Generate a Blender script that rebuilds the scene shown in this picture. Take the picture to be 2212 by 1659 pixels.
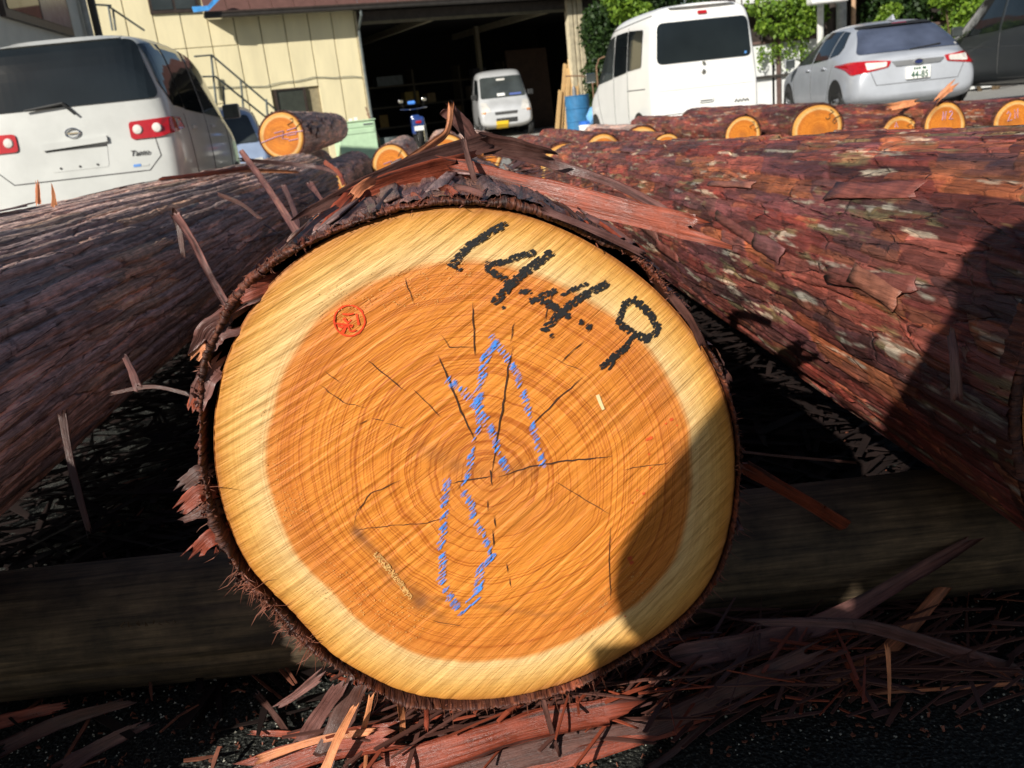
import bpy, bmesh, math, random
import numpy as np
from mathutils import Vector, Matrix
from mathutils.bvhtree import BVHTree
from mathutils.geometry import delaunay_2d_cdt
for o in list(bpy.data.objects): bpy.data.objects.remove(o)
scene = bpy.context.scene
COL = scene.collection
R_ = math.radians
rng = random.Random(7)
# ------------------------------------------------------------------ camera, sky, sun, exposure
F, PITCH, ROLL, EYE = 1900.0, R_(17.55), R_(6.3), 0.85       # focal length in pixels of a 2212 px wide picture
CAM = Vector((0, 0, EYE))
fwd = Vector((0, math.cos(PITCH), -math.sin(PITCH))); r0 = Vector((1, 0, 0)); u0 = Vector((0, math.sin(PITCH), math.cos(PITCH)))
c_r = r0 * math.cos(ROLL) - u0 * math.sin(ROLL); c_u = r0 * math.sin(ROLL) + u0 * math.cos(ROLL)
cd = bpy.data.cameras.new('camera'); cam = bpy.data.objects.new('camera', cd); COL.objects.link(cam)
cam.matrix_world = Matrix(((c_r.x, c_u.x, -fwd.x, 0), (c_r.y, c_u.y, -fwd.y, 0), (c_r.z, c_u.z, -fwd.z, EYE), (0, 0, 0, 1)))
cd.sensor_width = 36; cd.lens = 36 * F / 2212; cd.clip_start = 0.02; cd.clip_end = 500
cd.dof.use_dof = True; cd.dof.focus_distance = 0.96; cd.dof.aperture_fstop = 13
scene.camera = cam
SUN_AZ, SUN_EL = R_(33), R_(31)        # the sun stands behind the camera, to the left
SD = Vector((-math.sin(SUN_AZ) * math.cos(SUN_EL), -math.cos(SUN_AZ) * math.cos(SUN_EL), math.sin(SUN_EL)))
wd = bpy.data.worlds.new("World"); scene.world = wd; wd.use_nodes = True
nt = wd.node_tree; nt.nodes.clear()
sky = nt.nodes.new('ShaderNodeTexSky'); sky.sky_type = 'NISHITA'; sky.sun_disc = False
sky.sun_elevation = SUN_EL; sky.sun_rotation = math.atan2(SD.x, SD.y)
bg = nt.nodes.new('ShaderNodeBackground'); bg.inputs[1].default_value = 0.05
wo = nt.nodes.new('ShaderNodeOutputWorld'); nt.links.new(sky.outputs[0], bg.inputs[0]); nt.links.new(bg.outputs[0], wo.inputs[0])
sl = bpy.data.lights.new('sun', 'SUN'); sl.energy = 5.0; sl.angle = R_(0.5); sl.color = (1, 0.95, 0.86)
so = bpy.data.objects.new('sun', sl); COL.objects.link(so); so.rotation_euler = SD.to_track_quat('Z', 'Y').to_euler(); so.location = (-5, -8, 10)
scene.view_settings.view_transform = 'Standard'; scene.view_settings.look = 'None'
scene.view_settings.exposure = 0.3; scene.view_settings.gamma = 1; scene.view_settings.use_curve_mapping = False

def ray(x, y):
    return (fwd + c_r * ((x - 1106) / F) - c_u * ((y - 829.5) / F))
def at_depth(x, y, d): return CAM + ray(x, y) * d
def at_Y(x, y, Y):
    r = ray(x, y); return CAM + r * (Y / r.y)
def at_H(x, y, h):
    r = ray(x, y); return CAM + r * ((h - EYE) / r.z)
# ------------------------------------------------------------------ object helpers
def tag(o, label=None, cat=None, group=None, kind=None):
    if label: o['label'] = label
    if cat: o['category'] = cat
    if group: o['group'] = group
    if kind: o['kind'] = kind
    return o
def empty(name, loc=(0, 0, 0), rz=0.0):
    o = bpy.data.objects.new(name, None); COL.objects.link(o); o.location = loc; o.rotation_euler = (0, 0, rz); o.empty_display_size = .1
    return o
def link(name, me, mat, parent=None):
    o = bpy.data.objects.new(name, me); COL.objects.link(o)
    if mat is not None and not me.materials: me.materials.append(mat)
    if parent is not None: o.parent = parent
    return o
def mk(name, vs, fs, mat, parent=None, smooth=False):
    me = bpy.data.meshes.new(name); me.from_pydata([tuple(v) for v in vs], [], [tuple(f) for f in fs]); me.update()
    if smooth: me.polygons.foreach_set('use_smooth', [True] * len(me.polygons))
    return link(name, me, mat, parent)
def quads(name, V, Q, mat, parent=None, smooth=True, attrs=None):
    V = np.asarray(V, 'f'); Q = np.asarray(Q, 'i'); me = bpy.data.meshes.new(name)
    k = Q.shape[1]
    me.vertices.add(len(V)); me.vertices.foreach_set('co', V.ravel())
    me.loops.add(Q.size); me.loops.foreach_set('vertex_index', Q.ravel())
    me.polygons.add(len(Q)); me.polygons.foreach_set('loop_start', np.arange(0, Q.size, k, dtype='i'))
    me.polygons.foreach_set('loop_total', np.full(len(Q), k, 'i'))
    if smooth: me.polygons.foreach_set('use_smooth', np.ones(len(Q), bool))
    me.update(calc_edges=True)
    for n, a in (attrs or {}).items():
        a = np.asarray(a, 'f')
        if a.ndim == 1: at = me.attributes.new(n, 'FLOAT', 'POINT'); at.data.foreach_set('value', a)
        elif a.shape[1] == 3 and n == 'Col':
            at = me.attributes.new(n, 'FLOAT_COLOR', 'POINT'); at.data.foreach_set('color', np.c_[np.clip(a, 0, 1), np.ones(len(a))].astype('f').ravel())
        else: at = me.attributes.new(n, 'FLOAT_VECTOR', 'POINT'); at.data.foreach_set('vector', a.ravel())
    return link(name, me, mat, parent)
class MB:
    def __init__(s): s.v = []; s.f = []
    def add(s, vs, fs):
        n = len(s.v); s.v += [tuple(v) for v in vs]; s.f += [tuple(i + n for i in f) for f in fs]; return s
    def box(s, a, b, M=None):
        x0, y0, z0 = a; x1, y1, z1 = b
        vs = [Vector(p) for p in ((x0,y0,z0),(x1,y0,z0),(x1,y1,z0),(x0,y1,z0),(x0,y0,z1),(x1,y0,z1),(x1,y1,z1),(x0,y1,z1))]
        if M: vs = [M @ v for v in vs]
        return s.add(vs, ((0,3,2,1),(4,5,6,7),(0,1,5,4),(1,2,6,5),(2,3,7,6),(3,0,4,7)))
    def tube(s, pts, r, n=8, cap=True):
        pts = [Vector(p) for p in pts]; rings = []
        rr = r if isinstance(r, (list, tuple)) else [r] * len(pts)
        for i, p in enumerate(pts):
            d = (pts[min(i+1, len(pts)-1)] - pts[max(i-1, 0)]).normalized()
            a = d.cross(Vector((0, 0, 1))); a = a.normalized() if a.length > .1 else Vector((1, 0, 0)); b = d.cross(a)
            rings.append([p + (a * math.cos(t) + b * math.sin(t)) * rr[i] for t in [2*math.pi*k/n for k in range(n)]])
        vs = [v for g in rings for v in g]; fs = []
        for i in range(len(pts)-1):
            for k in range(n): fs.append((i*n+k, i*n+(k+1) % n, (i+1)*n+(k+1) % n, (i+1)*n+k))
        if cap: fs += [tuple(range(n))[::-1], tuple((len(pts)-1)*n+k for k in range(n))]
        return s.add(vs, fs)
    def build(s, name, mat, parent=None, smooth=False, bevel=0):
        o = mk(name, s.v, s.f, mat, parent, smooth)
        if bevel:
            m = o.modifiers.new('bevel', 'BEVEL'); m.width = bevel; m.segments = 2; m.limit_method = 'ANGLE'
        return o
def lathe(prof, n=24, axis='X'):
    vs = []; fs = []; m = len(prof)
    for k in range(n):
        a = 2*math.pi*k/n
        for r, x in prof:
            vs.append((x, r*math.cos(a), r*math.sin(a)) if axis == 'X' else (r*math.cos(a), r*math.sin(a), x))
    for k in range(n):
        for i in range(m-1): fs.append((k*m+i, k*m+i+1, ((k+1) % n)*m+i+1, ((k+1) % n)*m+i))
    return vs, fs
# ------------------------------------------------------------------ numpy noise
def _h(ix, iy, iz, seed):
    n = (ix.astype(np.int64)*374761393 + iy.astype(np.int64)*668265263 + iz.astype(np.int64)*2147483647 + seed*144665) & 0xffffffff
    n = ((n ^ (n >> 13)) * 1274126177) & 0xffffffff; n = ((n ^ (n >> 16)) * 2246822519) & 0xffffffff
    return ((n ^ (n >> 15)) & 0xffffff) / float(0xffffff)
def vn(x, y, z=0.0, seed=0):
    x, y, z = np.broadcast_arrays(np.asarray(x, float), np.asarray(y, float), np.asarray(z, float))
    ix, iy, iz = np.floor(x), np.floor(y), np.floor(z); fx, fy, fz = x-ix, y-iy, z-iz
    fx, fy, fz = [t*t*(3-2*t) for t in (fx, fy, fz)]; o = 0
    for a in (0, 1):
        for b in (0, 1):
            for c in (0, 1):
                w = (fx if a else 1-fx)*(fy if b else 1-fy)*(fz if c else 1-fz)
                o = o + w*_h(ix+a, iy+b, iz+c, seed)
    return o*2-1
def fbm(x, y, z=0.0, seed=0, n=4):
    o = 0; a = 1.0; s = 0
    for i in range(n):
        o = o + a*vn(np.asarray(x)*2**i, np.asarray(y)*2**i, np.asarray(z)*2**i, seed+i); s += a; a *= .5
    return o/s
# ------------------------------------------------------------------ materials
class NT:
    def __init__(s, name):
        s.m = bpy.data.materials.new(name); s.m.use_nodes = True; s.t = s.m.node_tree; s.t.nodes.clear()
        s.o = s.n('ShaderNodeOutputMaterial'); s.p = s.n('ShaderNodeBsdfPrincipled'); s.t.links.new(s.p.outputs[0], s.o.inputs[0])
    def n(s, k, **kw):
        x = s.t.nodes.new(k)
        for a, b in kw.items(): setattr(x, a, b)
        return x
    def set(s, node, i, v):
        if v is None: return
        if isinstance(v, bpy.types.NodeSocket): s.t.links.new(v, node.inputs[i])
        else:
            if isinstance(v, tuple) and len(v) == 3 and node.inputs[i].type == 'RGBA': v = v + (1,)
            node.inputs[i].default_value = v
    def P(s, **kw):
        for a, b in kw.items(): s.set(s.p, a.replace('_', ' '), b)
        return s.m
    def math(s, op, a, b=None, c=None, clamp=False):
        x = s.n('ShaderNodeMath', operation=op, use_clamp=clamp); s.set(x, 0, a); s.set(x, 1, b); s.set(x, 2, c); return x.outputs[0]
    def vec(s, x, y, z=0.0):
        q = s.n('ShaderNodeCombineXYZ'); s.set(q, 0, x); s.set(q, 1, y); s.set(q, 2, z); return q.outputs[0]
    def attr(s, n): return s.n('ShaderNodeAttribute', attribute_name=n)
    def noise(s, v=None, scale=5.0, detail=4.0, rough=.5, dist=0.0):
        x = s.n('ShaderNodeTexNoise'); s.set(x, 'Vector', v); s.set(x, 'Scale', scale); s.set(x, 'Detail', detail); s.set(x, 'Roughness', rough); s.set(x, 'Distortion', dist); return x.outputs[0]
    def coord(s, w='Object'): return s.n('ShaderNodeTexCoord').outputs[w]
    def mapv(s, v, sc):
        x = s.n('ShaderNodeMapping'); s.set(x, 0, v); x.inputs[3].default_value = sc; return x.outputs[0]
    def mix(s, f, a, b, mode='MIX'):
        x = s.n('ShaderNodeMix', data_type='RGBA', blend_type=mode); x.clamp_factor = True
        s.set(x, 0, f); s.set(x, 6, a); s.set(x, 7, b); return x.outputs[2]
    def ramp(s, f, stops, interp='LINEAR'):
        x = s.n('ShaderNodeValToRGB'); s.set(x, 0, f); e = x.color_ramp.elements; x.color_ramp.interpolation = interp
        while len(e) < len(stops): e.new(.5)
        for k, (p, c) in zip(e, stops): k.position = p; k.color = (c + (1,)) if isinstance(c, tuple) else (c, c, c, 1)
        return x.outputs[0]
    def bump(s, h, dist=.001, strength=1.0, nrm=None):
        x = s.n('ShaderNodeBump'); s.set(x, 'Height', h); s.set(x, 'Distance', dist); s.set(x, 'Strength', strength); s.set(x, 'Normal', nrm); return x.outputs[0]
def mat(name, col, rough=.5, metal=0.0, var=.25, scale=8.0, bump=0.0, bscale=60.0, stretch=None, **kw):
    m = NT(name); c = m.coord()
    if stretch: c = m.mapv(c, stretch)
    n = m.noise(c, scale, 5.0, .6)
    d = tuple(x*(1-var) for x in col); l = tuple(min(1, x*(1+var)) for x in col)
    m.P(Base_Color=m.ramp(n, [(.3, d), (.7, l)]), Roughness=rough, Metallic=metal, **kw)
    if bump: m.P(Normal=m.bump(m.noise(c, bscale, 4.0, .6), bump))
    return m.m
def flake_cells(m, uv, su, sv, seed, dist=.012):
    """crisp elongated bark flakes: returns (edge mask, per-flake random)"""
    w = m.n('ShaderNodeTexNoise'); m.t.links.new(uv, w.inputs['Vector']); w.inputs['Scale'].default_value = 16.0; w.inputs['Detail'].default_value = 4.0
    o = m.n('ShaderNodeVectorMath', operation='MULTIPLY_ADD'); m.t.links.new(w.outputs['Color'], o.inputs[0]); o.inputs[1].default_value = (dist*4, dist*.9, 0); m.t.links.new(uv, o.inputs[2])
    mp = m.mapv(o.outputs[0], (su, sv, 1)); mp.node.inputs[1].default_value = (seed*3.1, seed*1.7, seed)
    a = m.n('ShaderNodeTexVoronoi', voronoi_dimensions='2D', feature='DISTANCE_TO_EDGE'); b = m.n('ShaderNodeTexVoronoi', voronoi_dimensions='2D', feature='F1', distance='CHEBYCHEV')
    for v in (a, b): m.t.links.new(mp, v.inputs['Vector']); v.inputs['Scale'].default_value = 1.0
    sp = m.n('ShaderNodeSeparateColor'); m.t.links.new(b.outputs['Color'], sp.inputs[0]); return a.outputs['Distance'], sp.outputs[0], sp.outputs[1]
def bark_material(name, rough=.55, wet=.3, bumpd=.0012, long_=1.0):
    m = NT(name); col = m.attr('Col').outputs['Color']; uv = m.attr('uvw').outputs['Vector']
    f1 = m.noise(m.mapv(uv, (14, 260, 1)), 1.0, 5.0, .65); f2 = m.noise(m.mapv(uv, (50, 700, 1)), 1.0, 3.0, .6); f3 = m.noise(uv, 30.0, 5.0, .6)
    e1, r1, q1 = flake_cells(m, uv, 4.6/long_, 24*long_**.5, 1, .014); e2, r2, q2 = flake_cells(m, uv, 13/long_, 85, 5, .008)
    c = m.mix(1.0, col, m.ramp(f1, [(.3, .5), (.7, 1.5)]), 'MULTIPLY'); c = m.mix(.5, c, m.ramp(f3, [(.32, .55), (.68, 1.4)]), 'MULTIPLY')
    c = m.mix(.9, c, m.ramp(r1, [(0, (.55, .6, .66)), (.5, (1, .95, .95)), (1, (1.5, 1.25, 1.15))]), 'MULTIPLY'); c = m.mix(.55, c, m.ramp(r2, [(0, (.55, .55, .58)), (.6, (1, 1, 1)), (1, (1.45, 1.3, 1.2))]), 'MULTIPLY')
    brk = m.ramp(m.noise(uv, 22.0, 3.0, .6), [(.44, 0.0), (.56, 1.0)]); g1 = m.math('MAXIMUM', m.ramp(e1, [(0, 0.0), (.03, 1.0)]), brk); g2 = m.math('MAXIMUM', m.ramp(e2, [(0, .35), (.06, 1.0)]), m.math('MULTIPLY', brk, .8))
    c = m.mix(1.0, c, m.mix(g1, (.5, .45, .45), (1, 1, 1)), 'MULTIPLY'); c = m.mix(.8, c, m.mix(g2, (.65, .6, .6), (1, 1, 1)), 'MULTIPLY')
    h = m.math('ADD', m.math('MULTIPLY', g1, 1.6), m.math('MULTIPLY', r1, 1.7)); h = m.math('ADD', h, m.math('MULTIPLY', g2, .5)); h = m.math('ADD', h, m.math('MULTIPLY', r2, .7))
    h = m.math('ADD', h, f1); h = m.math('ADD', h, m.math('MULTIPLY', f2, .5)); h = m.math('ADD', h, m.math('MULTIPLY', f3, .6))
    m.P(Base_Color=c, Roughness=m.ramp(f3, [(.3, rough-wet), (.65, rough+.15)]), Normal=m.bump(h, bumpd*1.9), Specular_IOR_Level=.4)
    return m.m
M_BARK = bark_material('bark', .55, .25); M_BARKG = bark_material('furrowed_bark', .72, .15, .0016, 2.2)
def pole_material():
    m = NT('weathered_pole'); col = m.attr('Col').outputs['Color']; uv = m.attr('uvw').outputs['Vector']
    f1 = m.noise(m.mapv(uv, (7, 130, 1)), 1.0, 6.0, .7); f3 = m.noise(uv, 14.0, 6.0, .65)
    c = m.mix(1.0, col, m.ramp(f1, [(.35, .4), (.65, 1.5)]), 'MULTIPLY'); c = m.mix(.9, c, m.ramp(f3, [(.34, .45), (.62, 1.3)]), 'MULTIPLY'); m.P(Base_Color=c, Roughness=.75, Normal=m.bump(m.math('ADD', f1, f3), .0015)); return m.m
M_POLE = pole_material()
def plate_material(name, stops, rough=.5, strip_=False):
    m = NT(name); oi = m.n('ShaderNodeObjectInfo').outputs['Random']; uv = m.attr('uvw').outputs['Vector']
    f1 = m.noise(m.mapv(uv, (14, 260, 1)), 1.0, 5.0, .65); f3 = m.noise(uv, 25.0, 5.0, .6)
    c = m.ramp(oi, stops); f0 = m.noise(m.mapv(uv, (3, 75, 1)), 1.0, 3.0, .6)
    if strip_: c = m.mix(m.ramp(f0, [(.56, 0.0), (.62, .9)]), c, (.055, .026, .022)); c = m.mix(m.ramp(f0, [(.26, .45), (.36, 0.0)]), c, (.45, .2, .12))
    c = m.mix(1.0, c, m.ramp(f1, [(.3, .55), (.7, 1.5)]), 'MULTIPLY'); c = m.mix(.7, c, m.ramp(f3, [(.32, .55), (.68, 1.4)]), 'MULTIPLY')
    m.P(Base_Color=c, Roughness=m.ramp(f3, [(.3, rough-.25), (.65, rough+.15)]), Normal=m.bump(m.math('ADD', f1, f3), .0022))
    return m.m
RED = [(0, (.11, .035, .03)), (.3, (.21, .062, .045)), (.55, (.15, .06, .06)), (.8, (.27, .10, .06)), (1, (.07, .04, .045))]
GREY = [(0, (.15, .09, .085)), (.35, (.24, .15, .14)), (.6, (.18, .115, .11)), (.85, (.3, .17, .12)), (1, (.10, .06, .06))]
M_PLATE_R = plate_material('bark_plate_red', RED); M_PLATE_G = plate_material('bark_plate_grey', GREY)
M_STRIP_R = plate_material('fresh_bark_strip', [(0, (.20, .04, .02)), (.5, (.27, .058, .026)), (1, (.15, .034, .022))], .45, True)
M_STRIP_O = plate_material('inner_bark_strip', [(0, (.55, .22, .09)), (1, (.48, .17, .08))], .5)
M_STRIP_P = plate_material('weathered_bark_strip', [(0, (.12, .055, .048)), (.5, (.16, .068, .056)), (1, (.085, .042, .038))], .45, True)
M_STRIP_D = plate_material('dark_bark_strip', [(0, (.06, .028, .022)), (1, (.10, .04, .03))], .5)
M_FIBRE = mat('bark_fibre', (.17, .055, .03), .7, var=.5, scale=40)
def grain_material():
    m = NT('end_grain'); t = m.attr('t').outputs['Fac']; s = m.attr('s').outputs['Fac']; q = m.attr('q').outputs['Fac']; st = m.attr('stain').outputs['Fac']
    dirn = m.attr('dirn').outputs['Vector']; sx = m.n('ShaderNodeSeparateXYZ'); m.t.links.new(dirn, sx.inputs[0]); cx, cy = sx.outputs[0], sx.outputs[1]
    wob = m.noise(m.vec(m.math('MULTIPLY', t, 3.0), cx, cy), 2.0, 3.0)
    tt = m.math('ADD', t, m.math('MULTIPLY', m.math('SUBTRACT', wob, .5), m.math('MINIMUM', m.math('MULTIPLY', t, .25), .05)))
    base = m.ramp(tt, [(0, (.48, .14, .025)), (.03, (.60, .205, .035)), (.3, (.68, .235, .03)), (.6, (.68, .24, .032)), (.74, (.60, .195, .028)), (.803, (.63, .225, .04)), (.826, (.74, .50, .22)), (.88, (.73, .46, .165)), (.93, (.68, .37, .095)), (.975, (.58, .26, .045)), (1, (.35, .13, .03))])
    r1 = m.noise(m.vec(m.math('MULTIPLY', tt, m.math('MULTIPLY_ADD', tt, 100.0, 62.0)), m.math('MULTIPLY', cx, .35), m.math('MULTIPLY', cy, .35)), 1.0, 2.0, .5)
    r2 = m.noise(m.vec(m.math('MULTIPLY', tt, 34.0), m.math('MULTIPLY', cx, .45), m.math('MULTIPLY', cy, .45)), 1.0, 2.0, .5)
    ringstr = m.ramp(t, [(0, 1.0), (.5, .9), (.8, .7), (.85, .28), (1, .22)])
    c = m.mix(ringstr, base, m.ramp(r1, [(.38, (.66, .50, .36)), (.47, (.98, .97, .95)), (.7, (1.08, 1.10, 1.14))]), 'MULTIPLY')
    c = m.mix(m.math('MULTIPLY', ringstr, .5), c, m.ramp(r2, [(.36, (.84, .74, .64)), (.6, (1.05, 1.06, 1.1))]), 'MULTIPLY')
    # saw marks, broad streaks along the cut
    sv = m.vec(m.math('MULTIPLY', s, 430.0), m.math('MULTIPLY', q, 14.0), 0.0); g1 = m.noise(sv, 1.0, 3.0, .55)
    sv2 = m.vec(m.math('MULTIPLY', s, 95.0), m.math('MULTIPLY', q, 7.0), 3.0); g2 = m.noise(sv2, 1.0, 3.0, .6)
    sv3 = m.vec(m.math('MULTIPLY', s, 900.0), m.math('MULTIPLY', q, 45.0), 7.0); g3 = m.noise(sv3, 1.0, 2.0, .5)
    c = m.mix(.5, c, m.ramp(g1, [(.3, (.72, .62, .5)), (.5, (1, 1, 1)), (.72, (1.12, 1.15, 1.2))]), 'MULTIPLY')
    c = m.mix(.4, c, m.ramp(g2, [(.3, (.74, .62, .5)), (.5, (1, 1, 1)), (.72, (1.1, 1.12, 1.16))]), 'MULTIPLY')
    rough = m.noise(m.coord(), 220.0, 4.0, .6)
    c = m.mix(m.math('MULTIPLY', st, 1.0), c, m.mix(m.noise(m.coord(), 90.0, 4.0, .6), (.16, .055, .016), (.34, .12, .03)))
    c = m.mix(.55, c, m.ramp(g3, [(.32, (.62, .52, .42)), (.5, (1, 1, 1)), (.7, (1.12, 1.14, 1.2))]), 'MULTIPLY')
    speck = m.noise(m.coord(), 380.0, 2.0, .5); c = m.mix(m.ramp(speck, [(.70, 0.0), (.78, .7)]), c, (.2, .08, .02))
    h = m.math('ADD', m.math('MULTIPLY', g1, 1.0), m.math('MULTIPLY', g3, .8)); h = m.math('ADD', h, m.math('MULTIPLY', rough, .35)); h = m.math('ADD', h, m.math('MULTIPLY', r1, .2))
    m.P(Base_Color=c, Roughness=.55, Normal=m.bump(h, .0008), Specular_IOR_Level=.3)
    return m.m
M_GRAIN = grain_material()
M_WOOD_SIDE = mat('peeled_wood', (.30, .15, .06), .6, var=.4, scale=20)
def paint(name, col, rough=.25, metal=0.0, coat=.6, dirt=.12):
    m = NT(name); n = m.noise(m.coord(), 3.0, 5.0, .6); d = tuple(x*(1-dirt) for x in col)
    m.P(Base_Color=m.ramp(n, [(.35, d), (.6, col)]), Roughness=rough, Metallic=metal, Coat_Weight=coat, Coat_Roughness=.06); return m.m
M_WHITE = paint('white_paint', (.86, .86, .84), .35, dirt=.05); M_CREAM = paint('pearl_white_paint', (.50, .51, .49), .35)
M_SILVER = paint('silver_paint', (.62, .63, .64), .38, .25); M_BLUESILVER = paint('ice_silver_paint', (.50, .53, .585), .36, .25)
M_DARKCAR = paint('dark_grey_paint', (.05, .056, .06), .3, .3); M_PALEBLUE = paint('pale_blue_paint', (.36, .45, .62), .4)
def glass(name='tinted_glass', col=(.006, .008, .009), r=.04):
    m = NT(name); n = m.noise(m.coord(), 2.0, 3.0); m.P(Base_Color=m.ramp(n, [(.3, col), (.7, tuple(x*2 for x in col))]), Roughness=r, Specular_IOR_Level=.6, Coat_Weight=.0); return m.m
M_GLASS = glass(); M_GLASS2 = glass('clear_glass', (.03, .035, .035)); M_GLASSB = glass('sky_reflection_glass', (.045, .055, .085), .1)  # hatchback rear glass has the sky's reflection put into its colour
M_BLACK = mat('black_plastic', (.015, .015, .015), .6); M_TYRE = mat('tyre_rubber', (.018, .018, .018), .85, bump=.002)
M_CHROME = mat('chrome', (.7, .7, .7), .12, 1.0, var=.05); M_ALLOY = mat('alloy', (.45, .45, .46), .35, .8, var=.1)
M_REDLENS = mat('red_lens', (.42, .008, .012), .12, var=.2, Coat_Weight=1.0); M_CLEARLENS = mat('clear_lens', (.62, .60, .56), .15, var=.15, Coat_Weight=1.0)
M_AMBER = mat('amber_lens', (.6, .2, .03), .15); M_YPLATE = mat('yellow_plate', (.75, .48, .02), .45, var=.08); M_WPLATE = mat('white_plate', (.8, .8, .78), .45, var=.05)
M_GREENTXT = mat('green_ink', (.01, .09, .05), .5); M_GAP = mat('panel_gap', (.06, .06, .06), .8)
# ------------------------------------------------------------------ ground
def ground():
    m = NT('wet_asphalt'); c = m.coord(); n1 = m.noise(c, 1.1, 6.0, .6); n2 = m.noise(c, 160.0, 3.0, .7); n3 = m.noise(c, 9.0, 5.0, .6)
    vo = m.n('ShaderNodeTexVoronoi'); m.t.links.new(c, vo.inputs['Vector']); vo.inputs['Scale'].default_value = 170.0
    col = m.ramp(n2, [(.35, (.006, .0065, .006)), (.54, (.014, .015, .013)), (.70, (.12, .12, .10))]); col = m.mix(.8, col, m.ramp(n1, [(.35, .5), (.65, 1.5)]), 'MULTIPLY')
    sx = m.n('ShaderNodeSeparateXYZ'); m.t.links.new(c, sx.inputs[0]); bounce = m.ramp(m.math('ADD', m.math('MULTIPLY', sx.outputs[1], .125), m.math('MULTIPLY', n1, .2)), [(.68, 0.0), (.95, 1.0)])
    col = m.mix(bounce, col, m.mix(n2, (.24, .235, .22), (.36, .35, .33)))          # hidden far yard made pale to bounce light onto cars and walls
    m.P(Base_Color=col, Roughness=m.math('MAXIMUM', m.ramp(n3, [(.36, .35), (.6, .9)]), bounce), Normal=m.bump(m.math('ADD', vo.outputs['Distance'], n2), .004), Specular_IOR_Level=.25)
    tag(quads('ground', [(-90, -40, 0), (90, -40, 0), (90, 110, 0), (-90, 110, 0)], [(0, 1, 2, 3)], m.m, smooth=False), kind='structure')
ground()
# ------------------------------------------------------------------ logs
def grid_faces(nu, nv, wrap=True):
    i = np.arange(nu-1)[:, None]; j = np.arange(nv if wrap else nv-1)[None, :]; j2 = (j+1) % nv
    return np.stack([i*nv+j, i*nv+j2, (i+1)*nv+j2, (i+1)*nv+j], -1).reshape(-1, 4)
STY = {
 'red':  dict(c=[(.10,.030,.024),(.20,.045,.034),(.25,.075,.055),(.16,.055,.055),(.30,.10,.045),(.12,.05,.045)], cl=.22, cv=.040, lich=.31, amp=.0065),
 'main': dict(c=[(.15,.085,.075),(.22,.12,.105),(.26,.15,.13),(.19,.10,.10),(.30,.14,.09),(.10,.055,.05)], cl=.22, cv=.020, lich=.12, amp=.004, gr=.004, gw=.0018),
 'grey': dict(c=[(.46,.34,.29),(.60,.45,.39),(.66,.49,.42),(.54,.40,.36),(.62,.42,.29),(.36,.26,.22)], cl=.45, cv=.030, gr=.014, gw=.0030, lich=.02, amp=.0055),
}
def bark_field(u, th, R, sty, seed):
    S = STY[sty]; v = th*R; cx, cy = np.cos(th), np.sin(th)
    u2 = u + .022*fbm(u*6, cx*4, cy*4+seed, seed) ; v2 = v + .020*fbm(u*2.2, cx*3, cy*3, seed+5) + .004*fbm(u*14, cx*12, cy*12, seed+8)
    nrow = max(6, round(2*math.pi*R/S['cv'])); rv = v2/(2*math.pi*R)*nrow; row = np.floor(rv) % nrow; fv = rv-np.floor(rv)
    rr = _h(row, row*0, row*0, seed); uo = u2/S['cl']*(.55+.9*rr)+rr*10+ .25*fv; colu = np.floor(uo); fu = uo-colu
    a = _h(row, colu, row*0+1, seed); b = _h(row, colu, row*0+2, seed); c = _h(row, colu, row*0+3, seed)
    ev = np.minimum(fv, 1-fv)*S['cv']; eu = np.minimum(fu, 1-fu)*S['cl']/(.55+.9*rr)
    h = S['amp']*(a-.4) + S['amp']*.9*fv*(b-.35) - S.get('gr', S['amp']*.9)*np.exp(-ev/S.get('gw', .0016))*(.25+.9*_h(row, colu, row*0+6, seed)) - .0025*np.exp(-eu/.0016)
    nr2 = nrow*3; rv2 = (v2+.003*fbm(u*20, cx*20, cy*20, seed+3))/(2*math.pi*R)*nr2; row2 = np.floor(rv2) % nr2; fv2 = rv2-np.floor(rv2)
    r2 = _h(row2, row2*0, row2*0, seed+9); uo2 = u2/(S['cl']*.55)*(.6+.8*r2)+r2*7; c2 = np.floor(uo2); a2 = _h(row2, c2, row2*0, seed+11)
    h = h + .0022*(a2-.5) + .0012*fv2 - .0012*np.exp(-np.minimum(fv2, 1-fv2)*S['cv']/3/.0009)
    h = h + .0010*fbm(u*30, cx*60, cy*60, seed+21, 3) + .006*fbm(u*1.6, cx*2, cy*2, seed+22, 3)
    pal = np.array(S['c']); k = (c*len(pal)).astype(int).clip(0, len(pal)-1); col = pal[k]*(.7+.6*a2[:, None])
    k2 = (_h(row2, c2, row2*0+4, seed)*len(pal)).astype(int).clip(0, len(pal)-1)
    m2 = (_h(row2, c2, row2*0+5, seed) > .55)[:, None]; col = np.where(m2, .5*col+.5*pal[k2], col)
    big = fbm(u*1.5, cx*1.7, cy*1.7, seed+31, 3)[:, None]; col = col*(1+.5*big)
    # lichen grows in elongated patches
    l = fbm(u*7, cx*16, cy*16, seed+41, 4) + .35*fbm(u*30, cx*50, cy*50, seed+42, 3); lm = np.clip((l-(.55-S['lich']))*5, 0, 1)[:, None]*(S['lich'] > .1)
    lc = np.where(_h(row2, c2, row2*0+7, seed)[:, None] > .55, np.array([[.50, .45, .34]]), np.array([[.20, .17, .08]]))
    col = col*(1-lm*.75) + lc*lm*.75
    return h, col
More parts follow.
